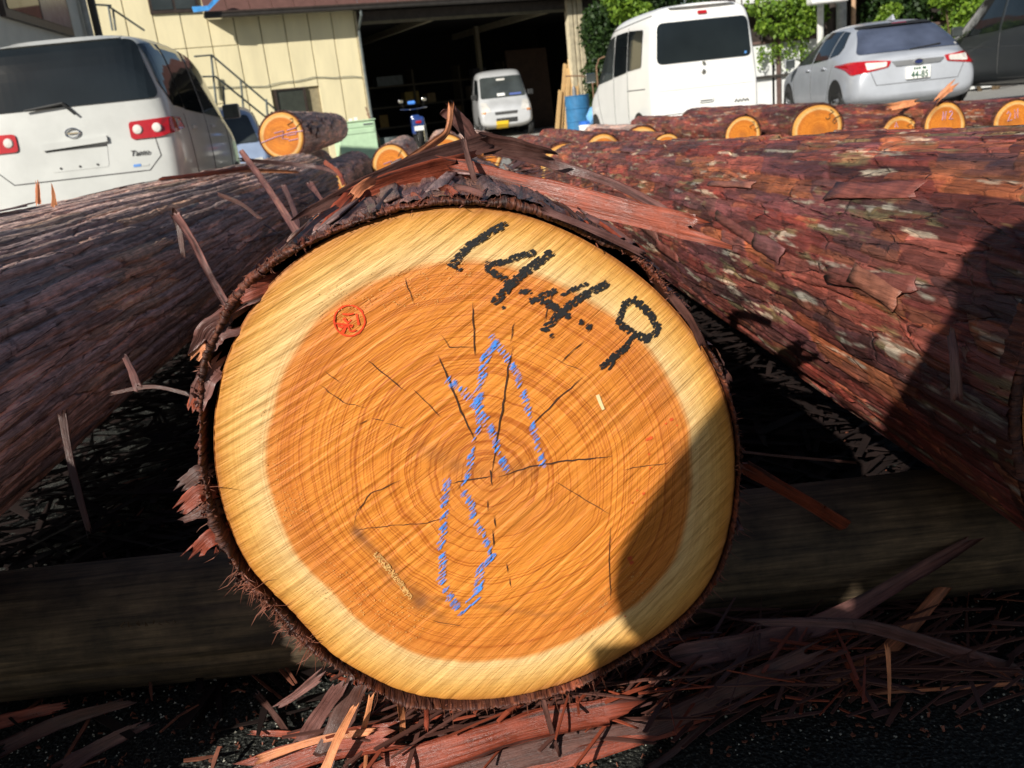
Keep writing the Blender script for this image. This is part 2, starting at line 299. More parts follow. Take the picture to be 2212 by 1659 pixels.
class Log:
    """cylinder frame: P0 near end centre, heading, lengths in metres"""
    def __init__(s, P0, yaw, L, r0, r1, pitch=0.0):
        s.P0 = Vector(P0); s.L = L; s.r0 = r0; s.r1 = r1
        s.d = Vector((math.sin(yaw)*math.cos(pitch), math.cos(yaw)*math.cos(pitch), math.sin(pitch)))
        s.a = Vector((math.cos(yaw), -math.sin(yaw), 0)); s.b = s.a.cross(s.d)
        if s.b.z < 0: s.b = -s.b
    def M(s):
        return Matrix(((s.a.x, s.d.x, s.b.x, s.P0.x), (s.a.y, s.d.y, s.b.y, s.P0.y), (s.a.z, s.d.z, s.b.z, s.P0.z), (0, 0, 0, 1)))
    def R(s, u): return s.r0 + (s.r1-s.r0)*u/s.L
def bark_mesh(lg, nu, nv, sty, seed, parent, Rout=None, near=2.0, u0=0.0, lobes=.02, name='bark', mat_=None):
    """local frame: x right, y along the log, z up"""
    tt = np.linspace(0, 1, nu)**near; u = u0 + (lg.L-u0)*tt; th = -math.pi/2 + 2*np.pi*np.arange(nv)/nv
    U, T = np.meshgrid(u, th, indexing='ij'); U = U.ravel(); T = T.ravel()
    base = lg.r0 + (lg.r1-lg.r0)*U/lg.L
    if Rout is None: base = base*(1+lobes*np.cos(2*T+seed)+lobes*.7*np.cos(3*T+seed*2)+lobes*.8*vn(U*.9, np.cos(T)*1.5, np.sin(T)*1.5, seed))
    else:
        k = np.interp(U, [0, .5], [1, .35]); base = base + k*(Rout(T)-lg.r0)
    h, col = bark_field(U, T, lg.r0, sty, seed)
    RR = base+h; V = np.c_[RR*np.cos(T), U, RR*np.sin(T)]
    v = T*lg.r0
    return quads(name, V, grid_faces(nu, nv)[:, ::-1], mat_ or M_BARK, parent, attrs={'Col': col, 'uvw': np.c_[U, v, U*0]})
def face_mesh(name, R, parent, nr, na, pith=(0, 0), y=0.0, sdir=None, stain=None, relief=0.0, flip=False):
    """polar disc in the local x-z plane, rings centred on the pith"""
    th = 2*np.pi*np.arange(na)/na; t = np.linspace(0, 1, nr)
    ex, ez = R(th)
    T, A = np.meshgrid(t, np.arange(na), indexing='ij'); T = T.ravel(); A = A.ravel()
    X = pith[0] + (ex[A]-pith[0])*T; Z = pith[1] + (ez[A]-pith[1])*T
    if sdir is None: sv = X*.55+Z*.84; q = X*.84-Z*.55
    else: sv, q = sdir(X, Z)
    ang = np.arctan2(Z-pith[1], X-pith[0]); st = stain(X, Z) if stain else X*0
    yy = y + (relief*vn(sv*260, q*7, 0, 3) if relief else X*0) + .004*(T > .995)
    V = np.c_[X, yy, Z]; Qf = grid_faces(nr, na)
    if flip: Qf = Qf[:, ::-1]
    return quads(name, V, Qf, M_GRAIN, parent, attrs={'t': T, 's': sv, 'q': q, 'stain': st, 'dirn': np.c_[np.cos(ang), np.sin(ang), ang*0]})
def loose_plates(lg, n, u0, u1, th0, th1, seed, parent, material, lmin=.06, lmax=.22, wmin=.018, wmax=.055, lift=.004, Rof=None):
    rd = random.Random(seed)
    for k in range(n):
        L = rd.uniform(lmin, lmax); W = rd.uniform(wmin, wmax); u = u0+L*.5+.004+(u1-u0)*rd.random()**1.5; th = rd.uniform(th0, th1); sk = rd.uniform(-.12, .12)
        R = (Rof(th) if Rof else lg.R(u)); nu, nv = 7, 4; vs = []; uv = []
        cu = rd.choice((0, 0, 0, 0, .3)); ce = rd.uniform(0, 1)*.008; ja = [rd.uniform(-.012, .012) for _ in range(nv)]; jb = [rd.uniform(-.012, .012) for _ in range(nv)]; js = [rd.uniform(-.15, .15) for _ in range(nu)]; je = [rd.uniform(-.15, .15) for _ in range(nu)]
        for side in (1, 0):
            for i in range(nu):
                fi = i/(nu-1)
                for j in range(nv):
                    fj = j/(nv-1); uu = u + L*(fi-.5) + (ja[j] if i == 0 else jb[j] if i == nu-1 else 0)
                    w = W*(1+ (js[i] if j == 0 else je[i] if j == nv-1 else 0)); vv = w*(fj-.5)+sk*L*(fi-.5)
                    hh = R + .0015 + lift*(.5+fj)*(.4+cu) + ce*(abs(fi-.5)*2)**3*cu - (0 if side else .0025)
                    a = th+vv/R; vs.append((hh*math.cos(a), uu, hh*math.sin(a))); uv.append((uu+k, vv+k*.37, 0))
        N = nu*nv; fs = []
        for i in range(nu-1):
            for j in range(nv-1):
                a = i*nv+j; fs.append((a, a+1, a+nv+1, a+nv)); fs.append((a+N, a+nv+N, a+nv+1+N, a+1+N))
        bd = [i*nv for i in range(nu)] + [(nu-1)*nv+j for j in range(1, nv)] + [i*nv+nv-1 for i in range(nu-2, -1, -1)] + [j for j in range(nv-2, 0, -1)]
        for a, b in zip(bd, bd[1:]+bd[:1]): fs.append((a, b, b+N, a+N))
        quads('bark_plate', vs, fs, material, parent, smooth=False, attrs={'uvw': uv})
def rough_rim(lg, Rin, Rout, na, parent, seed, mat_, y0=-.004, depth=.35, name='bark_edge'):
    """torn ring of bark thickness seen at the cut"""
    th = 2*np.pi*np.arange(na)/na; rows = []
    prof = [(0.0, depth), (0.0, .02), (.1, .002), (.35, -.001), (.65, -.002), (.9, .001), (1.0, .006), (1.0, .03)]
    vs = []; col = []
    for k, (f, yy) in enumerate(prof):
        jr = .0022*fbm(th*70, k*1.3, 0, seed, 4); jy = .0045*fbm(th*150, k*1.1, 9, seed, 3)*(.3+.7*f)
        r = Rin(th)*(1-f)+Rout(th)*f + (jr if k > 1 else jr*.3)
        r = np.maximum(r, Rin(th)+ .0005)
        vs.append(np.c_[r*np.cos(th), y0+yy+(jy if k > 0 else 0)+0*th, r*np.sin(th)])
        cc = np.array([(.10, .032, .018), (.15, .05, .025), (.07, .025, .018)])[(_h(np.floor(th*90), np.floor(th*0+k), th*0, seed)*3).astype(int).clip(0, 2)]; col.append(cc)
    V = np.concatenate(vs); C = np.concatenate(col); T = np.tile(th, len(prof)); return quads(name, V, grid_faces(len(prof), na), mat_, parent, smooth=False, attrs={'Col': C, 'uvw': np.c_[V[:, 1], T*.28, V[:, 0]]})
def fibres(name, pts, mat_, parent=None):
    """pts: (base, direction, length, radius) thin torn fibres"""
    mb = MB()
    for p, d, L, r in pts:
        p = Vector(p); d = Vector(d).normalized(); a = d.orthogonal().normalized(); b = d.cross(a)
        q = p + d*L*.55 + a*L*rng.uniform(-.12, .12)
        vs = [p+a*r, p-a*r*.6+b*r*.7, p-a*r*.6-b*r*.7, q+a*r*.7, q-a*r*.5+b*r*.5, q-a*r*.5-b*r*.5, p+d*L+b*L*rng.uniform(-.1, .1)]
        mb.add(vs, ((0,1,4,3),(1,2,5,4),(2,0,3,5),(3,4,6),(4,5,6),(5,3,6)))
    o = mb.build(name, mat_, parent); tag(o, kind='stuff'); return o
# ---- the big log in front: outline read off the picture, put on the sawn plane
YAW = R_(-3.0)
MC = at_Y(1030, 985, .87); MAIN = Log(MC, YAW, 3.6, .285, .20)
MI = MAIN.M().inverted()
def fp(x, y):
    r = ray(x, y); n = MAIN.d; t = (MAIN.P0-CAM).dot(n)/r.dot(n); p = MI @ (CAM + r*t); return (p.x, p.z)
OUT = [(1030,447),(1120,462),(1200,490),(1290,535),(1370,588),(1440,650),(1500,722),(1545,800),(1572,870),(1588,950),(1590,1030),(1583,1110),(1568,1180),(1545,1245),(1500,1308),(1440,1362),(1370,1405),(1290,1450),(1200,1486),(1110,1507),(1030,1515),(950,1513),(870,1498),(790,1460),(720,1420),(672,1372),(640,1332),(590,1285),(540,1232),(505,1165),(480,1095),(462,1000),(462,900),(475,820),(500,745),(540,670),(590,605),(650,555),(720,512),(800,480),(880,458),(960,448)]
_o = np.array([fp(*p) for p in OUT]); _a = np.arctan2(_o[:, 1], _o[:, 0]); _r = np.hypot(_o[:, 0], _o[:, 1]); _k = np.argsort(_a); _a = _a[_k]; _r = _r[_k]
def Rm(th):
    th = (np.asarray(th)+np.pi) % (2*np.pi)-np.pi; r = np.interp(th, np.r_[_a[-3:]-2*np.pi, _a, _a[:3]+2*np.pi], np.r_[_r[-3:], _r, _r[:3]]); return r
def Rsm(th):
    return sum(Rm(np.asarray(th)+d) for d in (-.06, -.03, 0, .03, .06))/5
def clock(deg, tab):      # table by clockwise degrees from the top
    t = (90-np.degrees(deg)) % 360; xs = [p[0] for p in tab]; return np.interp(t, xs+[360], [p[1] for p in tab]+[tab[0][1]])
GAPT = [(0, .001), (20, .002), (36, .003), (42, .010), (50, .007), (60, .002), (90, .001), (150, .001), (190, .004), (200, .008), (215, .003), (240, .004), (262, .007), (285, .009), (300, .014), (318, .010), (335, .002)]
THK = [(0, .011), (20, .013), (40, .013), (60, .007), (90, .004), (120, .004), (160, .006), (190, .008), (210, .009), (228, .010), (245, .013), (258, .014), (268, .009), (290, .009), (310, .012), (330, .012)]
def Rin(th): return Rsm(th)+clock(th, GAPT)
def Rout(th): return Rin(th)+.72*clock(th, THK)*np.maximum(.25, 1+.9*fbm(np.asarray(th)*9, 0, 0, 77, 6))
root = empty('cut_log'); root.matrix_world = MAIN.M()
tag(root, 'large sawn cypress log facing the camera, marked with black numbers and blue chalk', 'log', 'felled logs lying on the yard')
def sdir(X, Z):
    # saw marks fan out: nearly level at the upper left, steep at the right
    sx = .55*X + .5*X*X + .12*X*-Z*2; sz = -(.80*-Z) ; S = sx + .80*Z*-1 + .25*Z*Z
    g = .55*X - .80*Z + .42*X*X - .25*X*Z - .10*Z*Z
    qq = .80*X + .55*Z
    return g, qq
pth = fp(1060, 1028)
def seg_d(X, Z, a, b):
    a = np.array(fp(*a)); b = np.array(fp(*b)); d = b-a; L = max(1e-9, (d**2).sum()); t = np.clip(((X-a[0])*d[0]+(Z-a[1])*d[1])/L, 0, 1); return np.hypot(X-a[0]-t*d[0], Z-a[1]-t*d[1])
def stain(X, Z):
    s = X*0; n = fbm(X*30, Z*30, 0, 5, 4)
    for a, b, w, k in [((770,1150),(825,1215),.007,.75),((825,1215),(905,1300),.011,.85),((900,1290),(960,1340),.006,.4),((905,965),(985,1005),.010,.55),((985,1005),(1040,1020),.005,.4),((1265,850),(1345,905),.014,.28),((1090,1010),(1150,1018),.010,.3),
                       ((1300,1295),(1340,1330),.005,.5),((1455,960),(1490,1050),.006,.45),((1440,1500),(1560,1200),.004,.3),((900,1285),(1180,1330),.004,.35),((1180,1330),(1320,1310),.003,.3),((650,1130),(700,1190),.02,.12),((560,1180),(620,1310),.015,.10),((1120,1130),(1230,1090),.02,.14),((1340,760),(1470,880),.02,.12)]:
        s = np.maximum(s, k*np.exp(-(seg_d(X, Z, a, b)/w)**2)*(1+.9*n))
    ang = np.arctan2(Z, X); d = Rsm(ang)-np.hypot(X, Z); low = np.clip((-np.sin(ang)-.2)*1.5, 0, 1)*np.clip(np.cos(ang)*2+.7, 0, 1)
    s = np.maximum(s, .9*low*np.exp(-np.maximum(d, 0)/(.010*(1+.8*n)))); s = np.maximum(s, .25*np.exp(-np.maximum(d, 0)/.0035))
    return np.clip(s, 0, .95)
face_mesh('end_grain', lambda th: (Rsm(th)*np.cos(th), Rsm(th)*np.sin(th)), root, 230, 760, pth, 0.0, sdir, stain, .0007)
# solid wood behind the sawn face, bark sleeve round it, torn bark rim
th = 2*np.pi*np.arange(200)/200; rr = Rsm(th)
V = np.concatenate([np.c_[rr*np.cos(th)*k, th*0+y, rr*np.sin(th)*k] for y, k in ((.0035, .9985), (.02, 1), (.5, .97), (3.6, .68))])
quads('trunk', V, grid_faces(4, 200), M_WOOD_SIDE, root)
far = face_mesh('end_grain', lambda th: (.205*np.cos(th), .205*np.sin(th)), root, 12, 60, (0, 0), 3.61, flip=True)
bark_mesh(MAIN, 330, 520, 'main', 11, root, Rout=Rout, near=1.7, u0=.004)
def rim_in(th): return Rin(th)
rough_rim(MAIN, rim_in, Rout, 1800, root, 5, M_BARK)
def near_plates(n, a0, a1, seed, matp, **kw):
    loose_plates(MAIN, n, .05, .9, a0, a1, seed, root, matp, Rof=lambda t: float(Rout(t)), **kw)
near_plates(34, R_(20), R_(150), 21, M_PLATE_G, lmin=.10, lmax=.3, wmin=.01, wmax=.035, lift=.0015)
near_plates(14, R_(140), R_(210), 22, M_PLATE_R, lmin=.05, lmax=.12, wmax=.03, lift=.003)
# fibres torn out round the cut
fb = []
rd = random.Random(3)
for k in range(3600):
    t = rd.uniform(0, 2*math.pi); cw = (90-math.degrees(t)) % 360
    dens = .22+.78*(225 < cw < 275)+.35*(275 <= cw < 330)+.2*(cw < 60)
    if rd.random() > dens*(1+1.3*float(vn(t*7, 0, 0, 9))): continue
    ri, ro = float(Rin(t)), float(Rout(t)); r = rd.uniform(ri, ro); L = rd.uniform(.003, .011)*(1.0+2.6*(225 < cw < 272)*rd.random()**2)
    d = Vector((math.cos(t), 0, math.sin(t)))*rd.uniform(-.1, 1.0) + Vector((rd.uniform(-.7, .7), rd.uniform(-1.0, .1), rd.uniform(-.7, .7)))
    fb.append(((r*math.cos(t), rd.uniform(-.004, .004), r*math.sin(t)), d, L, rd.uniform(.0003, .0008)))
for k in range(90):   # hairs along the lower right rim and bristles at the bottom left
    t = math.radians(90-rd.uniform(100, 260)); r = float(Rout(t)); fb.append(((r*math.cos(t), rd.uniform(0, .03), r*math.sin(t)), Vector((math.cos(t), rd.uniform(-.6, .2), math.sin(t)-.3)), rd.uniform(.012, .04), rd.uniform(.0004, .001)))
fibres('bark_fibres', fb, M_FIBRE, root)
# ---- marks on the sawn face: wax that only caught the tops of the saw ridges
def face_marks(name, strokes, mat_, hl=7.0, hw=1.5, cover=1.6, seed=1, y=-.0014, slope=None, period=0, edge=1.0):
    """dabs lie along the saw ridges; 'period' leaves the valleys between ridges bare"""
    rd = random.Random(seed); mb = MB()
    for pts, w in strokes:
        P = [Vector(p) for p in pts]
        for a, b in zip(P, P[1:]):
            L = (b-a).length
            if L < .01: continue
            d = (b-a)/L; nrm = Vector((-d.y, d.x)); n = max(3, int((L+w*.5)*w/(4*hl*hw)*cover))
            for i in range(n):
                c = a + d*rd.uniform(-w*.2, L+w*.2) + nrm*rd.uniform(-.5, .5)*w*edge
                an = slope(c); e = Vector((math.cos(an), math.sin(an))); f = Vector((-e.y, e.x))
                if period:
                    ph_ = (c.dot(f)+6*math.sin(c.dot(e)*.013)+5*math.sin(c.dot(f)*.11))/period
                    if ph_ % 1.0 > (.30, .62, .5, .75, .2)[int(ph_*7) % 5]: continue
                h0 = hl*rd.uniform(.35, 1.2); h1 = hl*rd.uniform(.35, 1.2); ww = hw*rd.uniform(.6, 1.3)
                ring = [c-e*h0, c-e*h0*.5-f*ww*rd.uniform(.5, 1.1), c-f*ww*rd.uniform(.6, 1.2), c+e*h1*.6-f*ww*rd.uniform(.4, 1), c+e*h1, c+e*h1*.5+f*ww*rd.uniform(.5, 1.1), c+f*ww*rd.uniform(.4, 1.1), c-e*h0*.6+f*ww*rd.uniform(.5, 1)]
                yy = y-rd.uniform(0, .0003); mb.add([(fp(g.x, g.y)[0], yy, fp(g.x, g.y)[1]) for g in ring], ((0,1,2,3,4,5,6,7),))
    o = mb.build(name, mat_, root); tag(o, kind='stuff'); return o
M_INK = mat('black_marker', (.012, .012, .013), .6, var=.3); M_CHALK = mat('blue_chalk', (.07, .28, .84), .85, var=.25, scale=60); M_STAMP = mat('red_stamp_ink', (.72, .055, .01), .5, var=.3, scale=60)
def slp(c): return math.radians(-24 - 26*min(1, max(0, (c.x-950)/450)))
W = 17
black = [([(1090,483),(1041,512),(1014,529),(992,553),(976,572)], 15), ([(989,576),(992,582)], 9),
 ([(1153,545),(1118,553),(1080,567),(1050,571)], 12), ([(1050,572),(1063,589),(1093,603)], 12), ([(1187,546),(1156,570),(1129,589),(1101,614),(1068,652)], 18), ([(1122,629),(1144,630)], 10), ([(1084,662),(1088,665)], 6),
 ([(1197,627),(1173,638),(1148,649)], 12), ([(1268,612),(1241,622),(1211,640)], 8), ([(1170,649),(1200,664),(1228,684)], 13), ([(1252,694),(1256,698)], 10), ([(1268,703),(1273,706)], 12), ([(1308,613),(1266,635),(1227,660),(1197,688),(1175,711)], 16), ([(1190,723),(1194,724)], 8),
 ([(1370,645),(1348,656),(1340,677),(1335,696),(1350,709),(1370,722)], 12), ([(1376,650),(1392,666),(1409,687),(1421,713),(1397,732),(1372,722)], 14), ([(1370,726),(1348,753),(1321,773),(1298,791)], 13), ([(1337,764),(1315,793)], 7)]
face_marks('black_numbers', black, M_INK, 5.5, 1.7, 3.2, 1, slope=slp)
blue = [([(1061,723),(1071,744),(1047,773),(1042,806),(1035,839),(1033,872),(1037,891)], 17), ([(1075,744),(1095,773),(1113,801),(1128,844),(1144,901),(1158,948),(1173,1008)], 11),
 ([(966,820),(990,834),(1014,858),(1037,887),(1061,929),(1075,972),(1094,1015)], 14), ([(1037,891),(1033,934),(1018,967),(1016,1000),(1009,1029),(999,1062),(1018,1086),(1021,1115),(1042,1153),(1061,1191)], 11),
 ([(966,1034),(961,1072),(960,1105),(957,1138),(953,1172),(957,1214),(952,1248),(971,1290),(995,1319)], 14), ([(1063,1195),(1037,1233),(1033,1267),(1028,1290),(995,1319)], 16), ([(985,1322),(1002,1312)], 9)]
face_marks('blue_chalk_mark', blue, M_CHALK, 6.5, .6, 2.3, 2, slope=lambda c: math.radians(-46), period=12)
face_marks('sawdust', [([(812,1195),(835,1222),(868,1262),(885,1290)], 15), ([(640,1120),(560,900)], 60), ([(1250,1350),(1400,1250)], 70), ([(700,650),(1000,600)], 90), ([(900,1350),(700,1250)], 80)], mat('sawdust_crumb', (.62, .36, .12), .9, var=.4, scale=90), 1.5, .9, .045, 12, slope=lambda c: rng.uniform(0, 3))
face_marks('sawdust', [([(812,1195),(835,1222),(868,1262),(885,1290)], 13)], bpy.data.materials['sawdust_crumb'], 1.8, 1.1, 1.3, 13, slope=lambda c: rng.uniform(0, 3))
def ribbon_marks(name, strokes, mat_, y=-.0013):
    mb = MB(); rd = random.Random(9)
    for pts, w in strokes:
        P = [Vector(p) for p in pts]
        L = []; Rr = []
        for i, p in enumerate(P):
            d = (P[min(i+1, len(P)-1)]-P[max(i-1, 0)]).normalized(); n = Vector((-d.y, d.x))*w*.5*(rd.uniform(.65, 1.15))
            L.append(fp(*(p+n))); Rr.append(fp(*(p-n)))
        n = len(P); mb.add([(a[0], y, a[1]) for a in L]+[(a[0], y, a[1]) for a in Rr], [(i, i+1, n+i+1, n+i) for i in range(n-1)])
    return mb.build(name, mat_, root)
cir = [(755+33*math.cos(a)+rd.uniform(-.6, .6), 692+33*math.sin(a)) for a in [2*math.pi*k/40 for k in range(41)]]
def sc(p): return [(697.4+x*.0658, 636.8+y*.0658) for x, y in p]
ribbon_marks('red_stamp', [(cir, 4.2), (sc([(650,620),(830,640),(1020,600)]), 4), (sc([(1100,620),(1150,800),(1180,980)]), 6), (sc([(690,760),(830,920),(930,800)]), 6), (sc([(430,930),(700,960),(1000,1000)]), 5), (sc([(780,990),(700,1150),(650,1230)]), 7), (sc([(820,1010),(880,1130),(900,1190)]), 4), (sc([(900,1190),(1020,1180),(1100,1140)]), 4), (sc([(500,1000),(620,1060),(720,1010)]), 5), (sc([(900,980),(960,1060)]), 5)], M_STAMP)
drops = []
for cx_, cy_, sz in [(1450,905,7),(1438,914,4),(1462,918,3),(1405,945,8),(1398,948,6),(1402,980,4),(1390,1065,6),(1376,1058,3),(1366,1085,4),(1404,1010,4),(1360,1205,9),(1364,1214,8),(1350,1330,3)]:
    drops.append(([(cx_-sz*.5, cy_+sz*.3), (cx_, cy_), (cx_+sz*.5, cy_-sz*.2)], sz))
M_DROP = mat('faint_red_ink', (.62, .09, .02), .5, var=.3, scale=60)
for dr in drops: ribbon_marks('red_ink_drop', [dr], M_DROP)
ribbon_marks('pale_chip', [([(1290,852),(1296,868),(1303,884)], 9)], mat('pale_wood', (.75, .55, .28), .6))
# drying cracks: dark slits of their own, tapering to nothing
def crack(pts, w, seed):
    rd = random.Random(seed); P = []
    for a, b in zip(pts, pts[1:]):
        n = max(2, int(math.dist(a, b)/12))
        for i in range(n): P.append((a[0]+(b[0]-a[0])*i/n+rd.uniform(-1.3, 1.3), a[1]+(b[1]-a[1])*i/n+rd.uniform(-1.3, 1.3)))
    P.append(pts[-1]); n = len(P); vs = []; P = [Vector(p) for p in P]
    for i, p in enumerate(P):
        d = (P[min(i+1, n-1)]-P[max(i-1, 0)]).normalized(); t = i/(n-1); ww = w*.5*(min(1, t*5, (1-t)*5)*.85+.12)*rd.uniform(.7, 1.2); m_ = Vector((-d.y, d.x))*ww
        for s_ in (1, -1): q = fp(*(p+m_*s_)); vs.append((q[0], -.0012, q[1]))
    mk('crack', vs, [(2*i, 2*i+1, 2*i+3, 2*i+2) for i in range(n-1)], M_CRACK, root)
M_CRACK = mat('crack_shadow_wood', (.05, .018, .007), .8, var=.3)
for i, (p, w) in enumerate([([(945,765),(971,825),(995,887),(1028,955)], 3.6), ([(1109,744),(1097,796),(1087,872),(1075,939),(1068,982),(1060,1024)], 3.2), ([(1111,692),(1102,739)], 2), ([(1021,651),(1024,749),(1026,768)], 2.8), ([(1261,813),(1213,853),(1175,891),(1135,929)], 2.6), ([(1074,1029),(1142,1008),(1213,996),(1322,984)], 3.4), ([(976,1043),(1018,1034),(1061,1028)], 3), ([(1058,1014),(1061,1028),(1063,1048)], 4),
  ([(1054,1077),(1054,1103)], 2.6), ([(1067,1112),(1071,1139)], 3), ([(1064,1143),(1066,1181)], 3.2), ([(1059,1184),(1060,1214)], 3.4), ([(793,777),(876,844)], 2), ([(891,838),(952,901)], 1.6), ([(767,1143),(847,1134),(924,1129),(976,1112)], 1.6), ([(866,1036),(800,1065),(770,1105),(764,1143)], 1.6), ([(802,903),(830,908)], 1.8), ([(830,912),(876,925)], 1.6), ([(1199,1039),(1261,1077),(1318,1110)], 1.7), ([(1318,1134),(1316,1210),(1319,1300)], 1.6),
  ([(1261,735),(1228,763),(1213,782)], 1.9), ([(952,720),(971,749),(1023,749)], 1.6), ([(1341,1015),(1380,1008),(1446,998)], 1.4), ([(1092,1214),(1097,1238)], 2.4), ([(1100,1245),(1104,1268)], 2), ([(1194,625),(1175,697)], 1.8), ([(874,598),(893,655)], 1.4), ([(690,830),(740,868),(790,880)], 1.2), ([(800,905),(770,918)], 1.6), ([(1190,770),(1213,782),(1260,800)], 1.3), ([(700,800),(735,826)], 1.1), ([(1000,1040),(985,1060)], 1.5), ([(935,1340),(1000,1352)], 1.2)]): crack(p, w, i)
# ---- the two big neighbours
root = empty('right_log'); root.name = 'red_bark_log'
RL = Log((.808, .90, .478), R_(-3.6), 4.6, .270, .19, R_(-1.05)); root.matrix_world = RL.M(); RL_root = root
tag(root, 'huge log with flaking wet red bark and pale lichen, right of the numbered log', 'log', 'felled logs lying on the yard')
face_mesh('end_grain', lambda th: (RL.r0*.955*np.cos(th), RL.r0*.955*np.sin(th)), root, 40, 160, (.02, -.01), .0)
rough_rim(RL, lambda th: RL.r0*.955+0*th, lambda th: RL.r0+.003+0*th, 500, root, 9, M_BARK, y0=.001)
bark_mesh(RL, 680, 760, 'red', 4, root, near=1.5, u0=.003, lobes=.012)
loose_plates(RL, 30, .15, 3.4, R_(60), R_(205), 31, root, M_PLATE_R, .14, .36, .010, .034, .0004)
root = empty('grey_bark_log')
LL = Log((-1.04, .60, .485), R_(-2.4), 5.6, .275, .240, R_(-.35)); root.matrix_world = LL.M(); LL_root = root
tag(root, 'huge log with long furrowed grey brown bark, left of the numbered log', 'log', 'felled logs lying on the yard')
face_mesh('end_grain', lambda th: (.26*np.cos(th), .26*np.sin(th)), root, 20, 100, (0, 0), .0)
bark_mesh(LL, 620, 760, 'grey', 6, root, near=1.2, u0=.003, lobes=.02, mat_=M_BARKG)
loose_plates(LL, 50, .15, 3.8, R_(-30), R_(115), 32, root, M_PLATE_G, .1, .4, .008, .026, .0012)

# ------------------------------------------------------------------ smaller logs in the rows behind
def small_log(x, y, rpx, depth, L, label, name='cut_log', yaw=-3.0, sty='grey', taper=.9, seed=1, pith=(.01, -.01), nu=90, nv=110, chalk=None, dz=0.0, ink=None):
    """(x, y): centre of the sawn end in the picture, rpx its radius there"""
    P = at_depth(x, y, depth); P.z += dz; r = rpx*depth/F*.985; lg = Log(P, R_(yaw), L, r, r*taper); o = empty(name); o.matrix_world = lg.M()
    tag(o, label, 'log', 'felled logs lying on the yard')
    k = .93; ph = seed*1.7
    Rf = lambda t: r*k*(1+.03*np.cos(2*t+ph)+.02*np.cos(3*t+ph))
    face_mesh('end_grain', lambda t: (Rf(t)*np.cos(t), Rf(t)*np.sin(t)), o, 24, 72, (r*.12*math.sin(seed*2.3), r*.12*math.cos(seed*1.9)), 0, stain=lambda X, Z: np.clip(fbm(X/r*1.6, Z/r*1.6, seed, seed, 4)*.9-.02, 0, .55))
    rough_rim(lg, Rf, lambda t: Rf(t)/k, 140, o, seed, M_BARK, y0=.002)
    bark_mesh(lg, nu, nv, sty, seed, o, near=1.3, u0=.004, Rout=lambda t: Rf(t)/k)
    V = [(lg.r1*.9*math.cos(a), L-.01, lg.r1*.9*math.sin(a)) for a in [2*math.pi*i/32 for i in range(32)]]
    mk('far_end', V, [tuple(range(32))[::-1]], M_WOOD_SIDE, o)
    if chalk:
        for nm, m_, sts in chalk:
            mb = MB()
            for st, w in sts:
                mb.tube([(px*r, -.003, pz*r) for px, pz in st], w*r, 4)
            mb.build(nm, m_, o)
    return lg, o
M_FCHALK = mat('faint_violet_chalk', (.45, .28, .42), .9); M_FINK = mat('faint_black_ink', (.10, .055, .02), .7)
def digits(s_, cx_, cz, h, w, rot=-.6):
    """hand written strokes in units of the log radius"""
    G = {'3': [[(0,1),(.8,1),(.3,.55),(.8,.3),(.5,0),(0,.05)]], '6': [[(.8,1),(.1,.5),(.1,.1),(.6,0),(.7,.4),(.15,.4)]], '2': [[(0,.8),(.4,1),(.8,.7),(0,0),(.9,0)]], '8': [[(.4,1),(0,.7),(.8,.3),(.4,0),(0,.3),(.8,.7),(.4,1)]], '7': [[(0,1),(.8,1),(.3,0)]], '1': [[(.4,1),(.3,0)]], '5': [[(.8,1),(.1,1),(.1,.5),(.7,.4),(.6,0),(0,0)]], 'N': [[(0,0),(.1,1),(.6,0),(.8,1)]], '9': [[(.8,.8),(.3,1),(.1,.6),(.7,.6),(.8,.9),(.5,0)]], '-': [[(0,.5),(.8,.5)]]}
    out = []; ca, sa = math.cos(rot), math.sin(rot)
    for i, ch in enumerate(s_):
        for st in G[ch]:
            out.append(([(cx_+(px*.55*h+i*h*.85)*ca-pz*h*sa, cz+(px*.55*h+i*h*.85)*sa+pz*h*ca) for px, pz in st], w))
    return out
def mark36(s_='36'): return [('black_number', M_FINK, digits(s_, .30, .42, .34, .018))]
L_ = []
L_.append(small_log(609, 294, 52, 6.5, 3.6, 'log with bright orange end and pale chalk stripe, topmost on the left rear pile', seed=2, chalk=mark36('27')+[('violet_chalk_mark', M_FCHALK, [([(-.9,-.18),(-.3,-.02),(.4,.10),(.9,.12)], .02), ([(-.3,.15),(.1,.2),(.0,-.1),(.25,-.15)], .02), ([(.25,.2),(.65,.28),(.6,.02),(.2,.0)], .02), ([(.25,-.22),(.65,-.18)], .02)])], nu=140))
L_.append(small_log(563, 412, 60, 6.7, 3.4, 'log showing only its orange top edge, left below the topmost rear log', seed=3, yaw=-3))
L_.append(small_log(694, 416, 58, 6.6, 3.2, 'dark barked log with orange top edge showing right below the topmost round log', seed=4, yaw=-3))
L_.append(small_log(847, 357, 45, 7.3, 3.6, 'pale rimmed log end beside the torn bark strips left of centre', seed=5, chalk=mark36('1')+[('violet_chalk_mark', M_FCHALK, [([(-.4,.1),(0,.2),(-.1,-.1),(-.4,-.15)], .02), ([(.1,.15),(.3,.25),(.35,-.05)], .02)])]))
L_.append(small_log(1043, 333, 46, 8.0, 3.0, 'grey log whose pale end peeks out in front of the silver van', seed=6))
L_.append(small_log(968, 338, 50, 6.2, 2.4, 'mossy grey log lying behind the far end of the numbered log', seed=8))
L_.append(small_log(1225, 367, 62, 6.6, 3.0, 'short reddish log just beyond the far end of the red barked log', seed=18, sty='red'))
L_.append(small_log(1303, 334, 45, 6.2, 3.0, 'log with only a thin orange crescent showing near the far end of the red log', seed=9, sty='red'))
